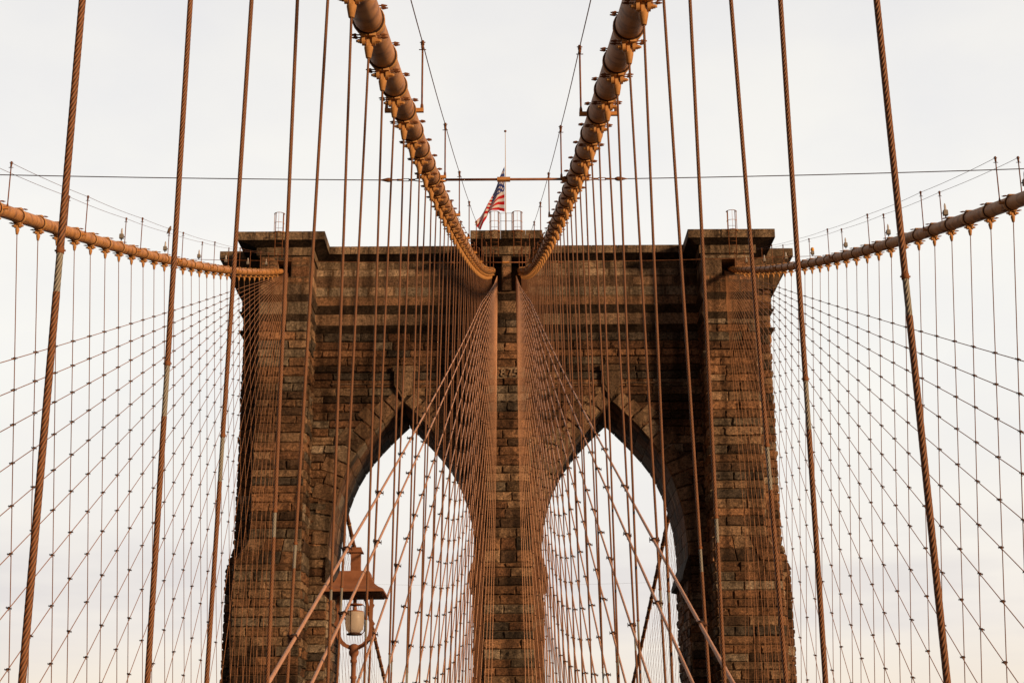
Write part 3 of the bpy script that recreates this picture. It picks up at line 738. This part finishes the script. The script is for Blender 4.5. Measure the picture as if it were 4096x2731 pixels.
for kind in ('inner', 'outer'):
    for s_ in (-1, 1):
        a, b_ = NB[(kind, s_)]
        lo, hi = (-5, 39) if kind == 'inner' else (0, 27)
        for n_, yg in enumerate(STAY[kind]):
            xe = s_*(0.72 if kind == 'inner' else 16.75)
            def stx(y, z):
                xb = 2.15 if kind == 'inner' else 14.2+1.3*(y-45)/66
                xt = cable_x(kind, s_, y); zt = zc(y)-0.6; zr = 1.2 if kind == 'inner' else 0.0
                return xt+(s_*xb-xt)*(zt-z)/(zt-zr)
            SP = (38.5, 0.0003) if kind == 'inner' else (38.8, 0.00015)
            ystart = yg if kind == 'inner' else max(yg, 30.0)
            nodes = []
            for i in range(-40, hi+1):
                y = band_y(kind, s_, i)
                if y < ystart+0.5 or y > YT-3: continue
                z_ = stay_z(yg, y, *SP)
                if z_ > zc(y)-0.95: continue
                x = stx(y, z_)
                w = max(0, (y-(YT-26))/26); x = x*(1-w)+xe*w
                on = (lo <= i) and (kind == 'outer' or y > 29 or i % 2)
                if kind == 'inner' and y < 29 and not on: continue
                nodes.append((Vector((x-s_*0.02, y, z_)), on))
            p0 = Vector((nodes[0][0].x, ystart, stay_z(yg, ystart, *SP)))
            pts = [p0]+[q for q, _ in nodes]+[Vector((xe, YT, SP[0]-(n_*0.06 if kind == 'inner' else n_*0.05)))]
            q0 = pts[0]
            root = empty('diagonal_stay', q0)
            if kind == 'inner':
                lab = 'pale pink diagonal stay rope, %s from the bottom %s corner of the inner %s fan' % (ordinal(n_+1), SIDE[s_], SIDE[s_])
            else: lab = 'thin clamped stay rope, %s from the top of the %s outer fan' % (ordinal(n_+1), SIDE[s_])
            props(root, lab, 'stay rope', 'diagonal stays of the %s %s cable' % (SIDE[s_], kind))
            near = kind == 'inner' and n_ < 2
            me = rope_mesh('wire_rope', [tuple(q-q0) for q in pts], 0.0208 if kind == 'inner' else 0.0150, MAT['stay' if kind == 'inner' else 'stay_outer'], n=14 if near else 7, step=0.03 if near else None, flute=near, lay=0.32)
            ob('wire_rope', me, root)
            for j, (q, on) in enumerate(nodes):
                if not on or (kind == 'inner' and (q.y > 96 or n_ > 19)) or (kind == 'outer' and q.y > 93): continue
                if j == 0: continue
                ob('rope_clamp', ME_CL[kind], root, q-q0+Vector((s_*0.01, -0.01, 0)), (0.25, (0.12 if (j % 2) else -0.12), 0.2*s_))

# ------------------------------------------------------------------ cross ties between the cables
def tie(y, lab, first):
    z_ = zc(y)-0.02; root = props(empty('cross_tie', (0, y, z_)), lab, 'tie rod', 'cross ties between the main cables')
    xin = xi(y)-0.16; r = 0.034 if first else 0.03
    mb = MB(); mb.tube([(-xin+.18, 0, 0), (xin-.18, 0, 0)], r, 10); mb.obj('tie_rod', MAT['lamp'], root)
    mb = MB(); mb.tube([(-0.17, 0, 0), (0.17, 0, 0)], 0.072, 6, smooth=False); mb.obj('coupler', MAT['tan'], root)
    for s_ in (-1, 1):
        mb = MB()
        for zo in (0.045, -0.045):
            pts = [(s_*(xin+.12), 0.10), (s_*(xin+.12), -0.10), (s_*(xin-.12), -0.055), (s_*(xin-.19), 0.0), (s_*(xin-.12), 0.055)]
            if s_ < 0: pts = pts[::-1]
            mb.prism(pts, zo-0.014, zo+0.014, axis='z')
        mb.tube([(s_*(xin-.10), 0, -.075), (s_*(xin-.10), 0, .075)], .022, 8)
        mb.obj('cable_lug', MAT['tan'], root)
        # turnbuckle and thin wire out to the outer cable
        x0 = xi(y)+0.17; xt = x0+0.30; 
        mb = MB(); mb.tube([(s_*x0, 0, 0), (s_*(x0+.1), 0, .055), (s_*(x0+.28), 0, .018)], .014, 6); mb.tube([(s_*x0, 0, 0), (s_*(x0+.1), 0, -.055), (s_*(x0+.28), 0, -.018)], .014, 6)
        mb.tube([(s_*(xt-.03), 0, 0), (s_*(xt+.14), 0, 0)], .03, 8); mb.tube([(s_*(xt+.30), 0, 0), (s_*(xt+.44), 0, 0)], .03, 8)
        mb.tube([(s_*(xt+.12), 0, .032), (s_*(xt+.32), 0, .032)], .011, 6); mb.tube([(s_*(xt+.12), 0, -.032), (s_*(xt+.32), 0, -.032)], .011, 6)
        mb.tube([(s_*(xt+.42), 0, 0), (s_*(xt+.58), 0, 0)], .02, 8)
        mb.obj('turnbuckle', MAT['rust'], root)
        mb = MB(); mb.tube([(s_*(xt+.56), 0, 0), (s_*(xt+.62), 0, 0), (s_*(xt+.68), 0, 0), (s_*(xt+.84), 0, 0), (s_*(xt+.90), 0, 0)], [.03, .06, .062, .02, .012], 8); mb.obj('wire_socket', MAT['rust'], root)
        xo_ = xo(y)-0.2; n = 24; P_ = []
        for k in range(n+1):
            t_ = k/n; P_.append((s_*(xt+.88+(xo_-xt-.88)*t_), 0, 0.26*t_-0.12*t_*(1-t_)))
        ob('tie_wire', rope_mesh('tie_wire', P_, 0.0135, MAT['clamp'] if first else MAT['rust'], n=6), root)
tie(37.0, 'dark wire and tie rod with middle coupler crossing the sky in front of the flag', True)
tie(73.6, 'rusty wire and tie rod crossing the tower just under its cornice', False)

# ------------------------------------------------------------------ hand ropes on the cables
def lantern_lamp(root_loc, amber, lab, s_):
    r = props(empty('cable_light', root_loc), lab, 'light', 'lights clipped to the outer cable posts')
    mb = MB(); mb.bevbox((-0.085, -0.075, -0.11), (0.085, 0.075, 0.06), 0.012); mb.bevbox((-0.082, -0.077, 0.06), (0.082, 0.077, 0.078), 0.015); mb.obj('housing', MAT['grey_box'], r)
    mb = MB(); mb.tube([(0, 0, -0.09), (0, 0, -0.2)], [0.03, 0.024], 8); mb.tube([(-s_*0.07, 0, -0.03), (-s_*0.14, 0, -0.03)], 0.02, 6); mb.obj('bracket', MAT['clamp'], r)
    mb = MB(); mb.lathe([(0.050, 0.078), (0.050, 0.12), (0.042, 0.16), (0.040, 0.25), (0.028, 0.32), (0.010, 0.36), (0.0, 0.365)] if not amber else [(0.075, 0.078), (0.10, 0.14), (0.10, 0.20), (0.075, 0.27), (0.03, 0.30), (0, 0.305)], 14, cap=False)
    mb.obj('glass_dome', MAT['amber'] if amber else MAT['clear'], r)
m, t, b = new_mat('clear_ribbed_glass'); b.inputs['Base Color'].default_value = (0.78, 0.76, 0.73, 1); b.inputs['Roughness'].default_value = 0.25; b.inputs['Transmission Weight'].default_value = 0.45; MAT['clear'] = m
m, t, b = new_mat('amber_glass'); b.inputs['Base Color'].default_value = (0.85, 0.45, 0.04, 1); b.inputs['Roughness'].default_value = 0.25; b.inputs['Transmission Weight'].default_value = 0.2; MAT['amber'] = m
def post_mesh():
    mb = MB(); h = 1.45
    mb.tube([(0, 0, 0), (0, 0, 0.10), (0, 0, 0.14), (0, 0, h-0.1)], [0.034, 0.030, 0.019, 0.019], 8)
    mb.tube([(0, -0.03, h-0.16), (0, 0.0, h-0.10), (0, 0, h)], [0.02, 0.03, 0.03], 8); mb.tube([(0, 0, h-0.045), (0, 0, h+0.045)], [0.038, 0.03], 8)
    mb.tube([(-0.07, 0, h-0.15), (0.07, 0, h-0.15)], 0.011, 6); mb.tube([(-0.055, 0, h+0.01), (0.055, 0, h+0.01)], 0.012, 6)
    return mb
ME_POST = post_mesh().mesh('stanchion', MAT['rust'])
mb = MB(); mb.box((-0.16, -0.035, -0.045), (0.035, 0.035, 0.03)); ME_FOOT = mb.mesh('stanchion_foot', MAT['tan'])
HO = 0.345
perch = None
for kind in ('inner', 'outer'):
    for s_ in (-1, 1):
        if kind == 'inner': idxs = list(range(-8, 40, 4))
        else: idxs = [i+(-1 if s_ < 0 else 0) for i in range(0, 29, 4)]
        for inward in (1, -1):
            off = -s_*inward*HO
            root = props(empty('hand_rope', (0, 0, 0)), 'wire hand rope on posts along the %s side of the %s %s cable' % ('near' if inward > 0 else 'far', SIDE[s_], kind) if kind == 'outer' else
                         'wire hand rope on posts along the %s edge of the %s inner cable' % ('inward' if inward > 0 else 'outward', SIDE[s_]), 'hand rope', 'hand ropes above the main cables')
            P_ = []; last = None
            for i in idxs:
                y = band_y(kind, s_, i)+0.0
                if y > 108: break
                c = cable_pt(kind, s_, y); base = Vector((c.x+off, y, c.z+0.02)); 
                if last is None: root.location = base
                o = ob('stanchion', ME_POST, root, base-root.location)
                f = ob('stanchion_foot', ME_FOOT, o); f.scale = (1 if off > 0 else -1, 1, 1)
                top = base+Vector((0, 0, 1.45))
                if last is not None:
                    for k in range(1, 6):
                        t_ = k/6; q = last.lerp(top, t_); q.z -= 0.08*4*t_*(1-t_)*0.5; P_.append(q)
                P_.append(top); last = top
                if kind == 'outer' and inward < 0 and i >= 0:
                    j = idxs.index(i); amber = (s_ > 0 and i == 16)
                    lab = 'amber domed light on a post above the right outer cable' if amber else 'grey boxed clear light above the %s outer cable, %s post from the picture edge' % (SIDE[s_], ordinal(len([q_ for q_ in idxs[:j+1] if q_ >= 0])))
                    lantern_lamp(base+Vector((s_*0.15, 0, 0.66)), amber, lab, s_)
                if kind == 'outer' and s_ < 0 and inward < 0 and i == 11: perch = top.copy()
            P_.append(Vector((s_*(1.35 if kind == 'inner' else 16.6)+off*0.4, 111.0, 39.9)))
            ob('wire', rope_mesh('wire', [tuple(q-root.location) for q in P_], 0.0075 if kind == 'outer' else 0.0105, MAT['rust'], n=6), root)
# bird resting on one post
m, t, b = new_mat('brown_feathers'); t.links.new(ramp(t, noise(t, 40, 4), [(0.35, (0.07, 0.045, 0.03)), (0.65, (0.26, 0.18, 0.12))]), b.inputs['Base Color']); b.inputs['Roughness'].default_value = 0.8; MAT['bird'] = m
mb = MB(); mb.tube([(-0.13, 0, -0.085), (-0.075, 0, -0.015), (-0.035, 0, 0.04), (0.0, 0, 0.11), (0.03, 0, 0.18), (0.045, 0, 0.225), (0.052, 0, 0.262), (0.062, 0, 0.292), (0.075, 0, 0.305)], [0.010, 0.026, 0.055, 0.078, 0.076, 0.052, 0.042, 0.036, 0.012], 14)
mb.tube([(0.085, 0, 0.288), (0.118, 0, 0.272)], [0.011, 0.002], 6); 
for sx in (-1, 1): mb.tube([(0.02, sx*0.025, 0.07), (0.022, sx*0.025, 0.0)], [0.02, 0.009], 6); mb.tube([(-0.11, sx*0.02, -0.05), (-0.02, sx*0.062, 0.08), (0.03, sx*0.06, 0.17)], [0.012, 0.03, 0.02], 8)
o = mb.obj('bird', MAT['bird'], None, perch+Vector((0, 0, 0.045))); o.rotation_euler = (0, 0, -0.3)
props(o, 'brown mottled bird perched on a post above the left outer cable', 'bird')

# ------------------------------------------------------------------ caged ladders, guard rail, flag on the tower
def ladder(xc, lab, yb=110.35):
    r = props(empty('caged_ladder', (xc, yb, 39.55)), lab, 'ladder', 'caged ladders at the cable ends')
    for sx in (-1, 1):
        mb = MB(); mb.tube([(sx*0.28, 0, 0), (sx*0.28, 0, 3.55), (sx*0.28, 0.05, 3.62)], 0.032, 8); mb.obj('rail', MAT['rust'], r)
    for k in range(8):
        mb = MB(); mb.tube([(-0.28, 0, 0.2+k*0.31), (0.28, 0, 0.2+k*0.31)], 0.013, 6); mb.obj('rung', MAT['rust'], r)
    for z_, w in ((1.95, 0.075), (2.72, 0.02), (3.50, 0.045)):
        mb = MB(); P_ = [(0.38*math.sin(a), -0.02-0.40*math.cos(a), z_) for a in np.linspace(-1.75, 1.75, 15)]; mb.tube(P_, 0.018, 6, rz=w); mb.obj('cage_hoop', MAT['tan'], r)
    for a in (-1.2, 0.0, 1.2):
        mb = MB(); x, y = 0.38*math.sin(a), -0.02-0.40*math.cos(a); mb.tube([(x, y, 1.95), (x, y, 3.5)], 0.012 if a == 0 else 0.024, 6); mb.obj('cage_strap', MAT['tan'], r)
ladder(-0.90, 'rusty caged ladder over the middle cornice, left of the pair'); ladder(0.84, 'rusty caged ladder over the middle cornice, right of the pair')
ladder(-17.35, 'rusty caged ladder over the left tower corner'); ladder(17.25, 'rusty caged ladder over the right tower corner')
r = props(empty('guard_rail', (0, 110.9, 41.8)), 'thin guard rail between the two middle caged ladders', 'guard rail')
for x in (-0.42, 0.0, 0.42):
    mb = MB(); mb.tube([(x, 0, 0), (x, 0, 1.45)], 0.02, 6); mb.obj('rail_post', MAT['rust'], r)
for z_ in (0.8, 1.45):
    mb = MB(); mb.tube([(-0.48, 0, z_), (0.44, 0, z_)], 0.018, 6); mb.obj('rail_bar', MAT['rust'], r)
m, t, b = new_mat('cream_pole_paint'); b.inputs['Base Color'].default_value = (0.62, 0.52, 0.40, 1); b.inputs['Roughness'].default_value = 0.5; MAT['pole'] = m
r = props(empty('flagpole', (-0.05, 119, 41.75)), 'slender cream flagpole on top of the tower', 'flagpole')
mb = MB(); mb.tube([(0, 0, 0), (0, 0, 4), (0, 0, 11.9)], [0.055, 0.045, 0.022], 10); mb.obj('pole', MAT['pole'], r)
mb = MB(); mb.lathe([(0.01, 11.9), (0.09, 11.96), (0.12, 12.02), (0.09, 12.08), (0.01, 12.13)], 12); mb.obj('finial', MAT['rust'], r)
m, t, b = new_mat('stars_and_stripes'); uv = t.nodes.new('ShaderNodeUVMap'); sp = t.nodes.new('ShaderNodeSeparateXYZ'); t.links.new(uv.outputs[0], sp.inputs[0]); U, V = sp.outputs[0], sp.outputs[1]
stripe = mathn('MODULO', mathn('FLOOR', mathn('MULTIPLY', V, 13.0, tree=t), tree=t), 2.0, tree=t)   # v from the bottom: 0 = red
cant = mathn('MULTIPLY', mathn('LESS_THAN', U, 0.4, tree=t), mathn('GREATER_THAN', V, 6/13, tree=t), tree=t)
def dots(cu, cv, ou, ov):
    u = mathn('FRACT', mathn('MULTIPLY_ADD', U, cu/0.4, ou, tree=t), tree=t); v = mathn('FRACT', mathn('MULTIPLY_ADD', mathn('SUBTRACT', V, 6/13, tree=t), cv/(7/13), ov, tree=t), tree=t)
    du = mathn('MULTIPLY', mathn('SUBTRACT', u, 0.5, tree=t), 1.3, tree=t); dv = mathn('SUBTRACT', v, 0.5, tree=t)
    return mathn('LESS_THAN', mathn('ADD', mathn('MULTIPLY', du, du, tree=t), mathn('MULTIPLY', dv, dv, tree=t), tree=t), 0.055, tree=t)
star = mathn('MAXIMUM', dots(4, 4, 0, 0), dots(4, 4, 0.5, 0.5), tree=t)
def mixc(f, a, b_):
    n = t.nodes.new('ShaderNodeMix'); n.data_type = 'RGBA'; t.links.new(f, n.inputs[0])
    for k, v in ((6, a), (7, b_)):
        if isinstance(v, tuple): n.inputs[k].default_value = v
        else: t.links.new(v, n.inputs[k])
    return n.outputs[2]
sc_ = mixc(stripe, (0.62, 0.010, 0.018, 1), (0.80, 0.78, 0.78, 1)); cc_ = mixc(star, (0.018, 0.045, 0.25, 1), (0.8, 0.8, 0.82, 1)); colr = mixc(cant, sc_, cc_)
t.links.new(colr, b.inputs['Base Color']); b.inputs['Roughness'].default_value = 0.8
tr = t.nodes.new('ShaderNodeBsdfTranslucent'); t.links.new(colr, tr.inputs[0]); mxs = t.nodes.new('ShaderNodeMixShader'); mxs.inputs[0].default_value = 0.4
t.links.new(b.outputs[0], mxs.inputs[1]); t.links.new(tr.outputs[0], mxs.inputs[2]); t.links.new(mxs.outputs[0], t.nodes['Material Output'].inputs[0]); MAT['flag'] = m
top = np.array([(0, 50.6), (-.42, 49.55), (-.82, 48.45), (-1.15, 47.65), (-1.55, 46.95), (-2.0, 46.15), (-2.48, 45.55)]); bot = np.array([(0, 46.52), (-.55, 46.72), (-1.05, 46.62), (-1.35, 46.45), (-1.55, 45.95), (-1.78, 45.45), (-2.0, 44.95)])
NU, NV = 48, 39; us = np.linspace(0, 1, NU+1); vs_ = np.linspace(0, 1, NV+1); kk = np.linspace(0, 1, 7)
Tp = np.stack([np.interp(us, kk, top[:, j]) for j in (0, 1)], 1); Bp = np.stack([np.interp(us, kk, bot[:, j]) for j in (0, 1)], 1)
verts = []; uvs = []
for i, u in enumerate(us):
    for j, v in enumerate(vs_):
        p_ = Bp[i]*(1-v)+Tp[i]*v; fold = 0.16*math.sin(u*13+v*4)*min(1, u*4)
        sag = 0.16*math.sin(u*9+v*2.5)*min(1, u*5)*(1-v)*v*4
        verts.append((p_[0]-0.03, fold, p_[1]-46.5+sag*0.6)); uvs.append((u, v*(1-0.68*min(1, max(0, (u-.38)/.35)))))
idx = np.arange((NU+1)*(NV+1)).reshape(NU+1, NV+1); fs = np.stack([idx[:-1, :-1], idx[1:, :-1], idx[1:, 1:], idx[:-1, 1:]], -1).reshape(-1, 4)
me = bpy.data.meshes.new('flag'); me.from_pydata(verts, [], fs.tolist()); ul = me.uv_layers.new(name='UVMap'); ul.data.foreach_set('uv', np.array(uvs, np.float32)[fs.reshape(-1)].reshape(-1)); me.polygons.foreach_set('use_smooth', [True]*len(me.polygons)); me.materials.append(MAT['flag'])
o = ob('flag', me, None, (-0.10, 118.98, 46.5)); props(o, 'red, white and blue star-spangled flag drooping at half mast', 'flag')

# ------------------------------------------------------------------ lamp post
LX, LY = -2.40, 25.0
r = props(empty('lamp_post', (LX, LY, -1.5)), 'brown lamp post with flared chimneyed roof in front of the left arch', 'lamp post')
Z0 = 1.5
def sq(mb, prof):      # four-sided lofted roof
    vs = []; fs = []
    for h, z_ in prof: vs += [(-h, -h, z_+Z0), (h, -h, z_+Z0), (h, h, z_+Z0), (-h, h, z_+Z0)]
    for i in range(len(prof)-1):
        for k in range(4): fs.append((i*4+k, i*4+(k+1) % 4, i*4+4+(k+1) % 4, i*4+4+k))
    fs.append((3, 2, 1, 0)); m_ = 4*(len(prof)-1); fs.append((m_, m_+1, m_+2, m_+3)); mb.add(vs, fs)
mb = MB(); sq(mb, [(0.47, 3.17), (0.495, 3.175), (0.49, 3.215), (0.455, 3.235), (0.40, 3.265), (0.345, 3.31), (0.30, 3.365), (0.268, 3.43), (0.245, 3.50), (0.238, 3.535), (0.09, 3.545)]); roof = mb.obj('lamp_roof', MAT['lamp'], r)
mb = MB(); mb.box((-0.44, -0.44, 3.155+Z0), (0.44, 0.44, 3.168+Z0)); mb.obj('soffit', MAT['clamp'], roof)
mb = MB(); sq(mb, [(0.078, 3.547), (0.078, 3.85)]); sq(mb, [(0.118, 3.852), (0.118, 3.865), (0.085, 3.925), (0.085, 3.94)]); mb.obj('chimney', MAT['lamp'], roof)
for sx in (-1, 1):
    mb = MB()
    pts = [(0.235, 3.16), (0.285, 3.16), (0.285, 3.05), (0.315, 3.02), (0.30, 2.98), (0.285, 2.96), (0.285, 2.80), (0.30, 2.76), (0.33, 2.72), (0.30, 2.68), (0.285, 2.66), (0.285, 2.52), (0.245, 2.44), (0.19, 2.37), (0.10, 2.325), (0.045, 2.30), (0.045, 2.37), (0.12, 2.40), (0.185, 2.46), (0.225, 2.54), (0.235, 2.62)]
    pts = [(sx*x, z_+Z0) for x, z_ in pts]
    if sx < 0: pts = pts[::-1]
    mb.prism(pts, -0.03, 0.03, axis='y'); mb.obj('side_bracket', MAT['lamp'], r)
mb = MB(); mb.lathe([(0.09, 0.0), (0.09, 0.15), (0.055, 0.25), (0.042, 0.4), (0.040, 3.35), (0.052, 3.36), (0.052, 3.39), (0.040, 3.40), (0.040, 3.60), (0.055, 3.61), (0.055, 3.64), (0.045, 3.66), (0.05, 3.70), (0.075, 3.73), (0.082, 3.77), (0.07, 3.81), (0.085, 3.84), (0.07, 3.88), (0.03, 3.90)], 16); mb.obj('post', MAT['lamp'], r)
ln = empty('lantern', (0, 0, Z0)); ln.parent = r
m, t, b = new_mat('frosted_lamp_glass'); t.links.new(ramp(t, noise(t, 6, 3), [(0.3, (0.74, 0.68, 0.58)), (0.7, (0.93, 0.89, 0.82))]), b.inputs['Base Color']); b.inputs['Roughness'].default_value = 0.35
tr = t.nodes.new('ShaderNodeBsdfTranslucent'); tr.inputs[0].default_value = (0.97, 0.90, 0.80, 1); mxs = t.nodes.new('ShaderNodeMixShader'); mxs.inputs[0].default_value = 0.65
t.links.new(b.outputs[0], mxs.inputs[1]); t.links.new(tr.outputs[0], mxs.inputs[2]); t.links.new(mxs.outputs[0], t.nodes['Material Output'].inputs[0]); MAT['frost'] = m
mb = MB(); mb.lathe([(0.135, 2.905), (0.15, 2.90), (0.153, 2.82), (0.15, 2.70), (0.135, 2.63), (0.10, 2.585), (0.07, 2.57)], 24, cap=False); mb.obj('glass_jar', MAT['frost'], ln)
mb = MB(); mb.tube([(0, 0, 3.155), (0, 0, 3.03)], 0.03, 8); mb.lathe([(0.03, 3.01), (0.13, 3.015), (0.13, 3.03), (0.03, 3.045)], 20); mb.tube([(0, 0, 3.01), (0, 0, 2.91)], [0.03, 0.033], 10); mb.lathe([(0.02, 2.905), (0.145, 2.90), (0.147, 2.915), (0.05, 2.935)], 20); mb.obj('lantern_cap', MAT['lamp'], ln)
mb = MB(); mb.lathe([(0.02, 2.53), (0.12, 2.54), (0.125, 2.56), (0.09, 2.575), (0.02, 2.58)], 20); mb.obj('lantern_base', MAT['clamp'], ln)
for a in (0.2, 2.3, 4.4):
    mb = MB(); c_, s2 = math.cos(a), math.sin(a); mb.tube([(0.12*c_, 0.12*s2, 3.025), (0.16*c_, 0.16*s2, 3.0), (0.16*c_, 0.16*s2, 2.60), (0.11*c_, 0.11*s2, 2.55)], 0.007, 6); mb.obj('guard_rod', MAT['clamp'], ln)

# ------------------------------------------------------------------ far span beyond the tower, seen through the arches
def far_z(y): s = y-127; return 39.2-0.345*s-0.0003*s*s
def far_x(y): s = y-127; return 17.3-0.015*s-0.00017*s*s
for s_ in (-1, 1):
    q0 = Vector((s_*far_x(127), 127, far_z(127))); root = props(empty('main_cable', q0), 'far brown cable descending beyond the tower, seen through the %s arch' % SIDE[s_], 'main cable', 'cables of the far span')
    ys = np.arange(126.9, 236, 3.0); mb = MB(); mb.tube([Vector((s_*far_x(y), y, far_z(y)))-q0 for y in ys], CABR, 12); mb.obj('cable_wrapping', MAT['rust'], root)
    k = 0; y = 139.0
    while y < 200:
        k += 1; z_ = far_z(y); p = Vector((s_*far_x(y), y, z_)); d = (Vector((s_*far_x(y+.2), y+.2, far_z(y+.2)))-p).normalized()
        zl = -d; xl = Vector((1, 0, 0)); xl = (xl-zl*xl.dot(zl)).normalized(); yl = zl.cross(xl)
        if yl.z < 0: xl = -xl; yl = -yl
        ob('cable_band', ME_BAND, root, p-q0, Matrix((xl, yl, zl)).transposed().to_euler())
        me = rope_mesh('suspender_rope', [(0, 0, 0), (0, 0, z_-0.25+5.5)], 0.014, MAT['rope_thin'], n=5); o = ob('suspender_rope', me, None, (p.x-s_*0.0, y, -5.5))
        props(o, 'distant thin suspender rope behind the %s arch, %s from the outer jamb' % (SIDE[s_], ordinal(k)), 'suspender rope', 'far suspender ropes behind the %s arch' % SIDE[s_])
        y += PANEL
    for k in range(18):
        yg = 222-4.4*k; za = 38.2-0.05*k
        a_ = Vector((s_*far_x(127), 127, za)); b_ = Vector((s_*(far_x(yg)-.4), yg, -5.5)); me = rope_mesh('diagonal_stay', [(0, 0, 0), tuple(a_-b_)], 0.013, MAT['rope_thin'], n=5); o = ob('diagonal_stay', me, None, b_)
        props(o, 'distant thin diagonal stay behind the %s arch, %s from the outer jamb' % (SIDE[s_], ordinal(18-k)), 'stay rope', 'far diagonal stays behind the %s arch' % SIDE[s_])
me = rope_mesh('cross_tie', [(far_x(172)*-1+(2*far_x(172))*t_, 0, -0.25*4*t_*(1-t_)) for t_ in np.linspace(0, 1, 21)], 0.008, MAT['grey_box'], n=5)
o = ob('cross_tie', me, None, (0, 172, far_z(172))); props(o, 'faint far wire crossing both arch openings behind the tower', 'tie wire')
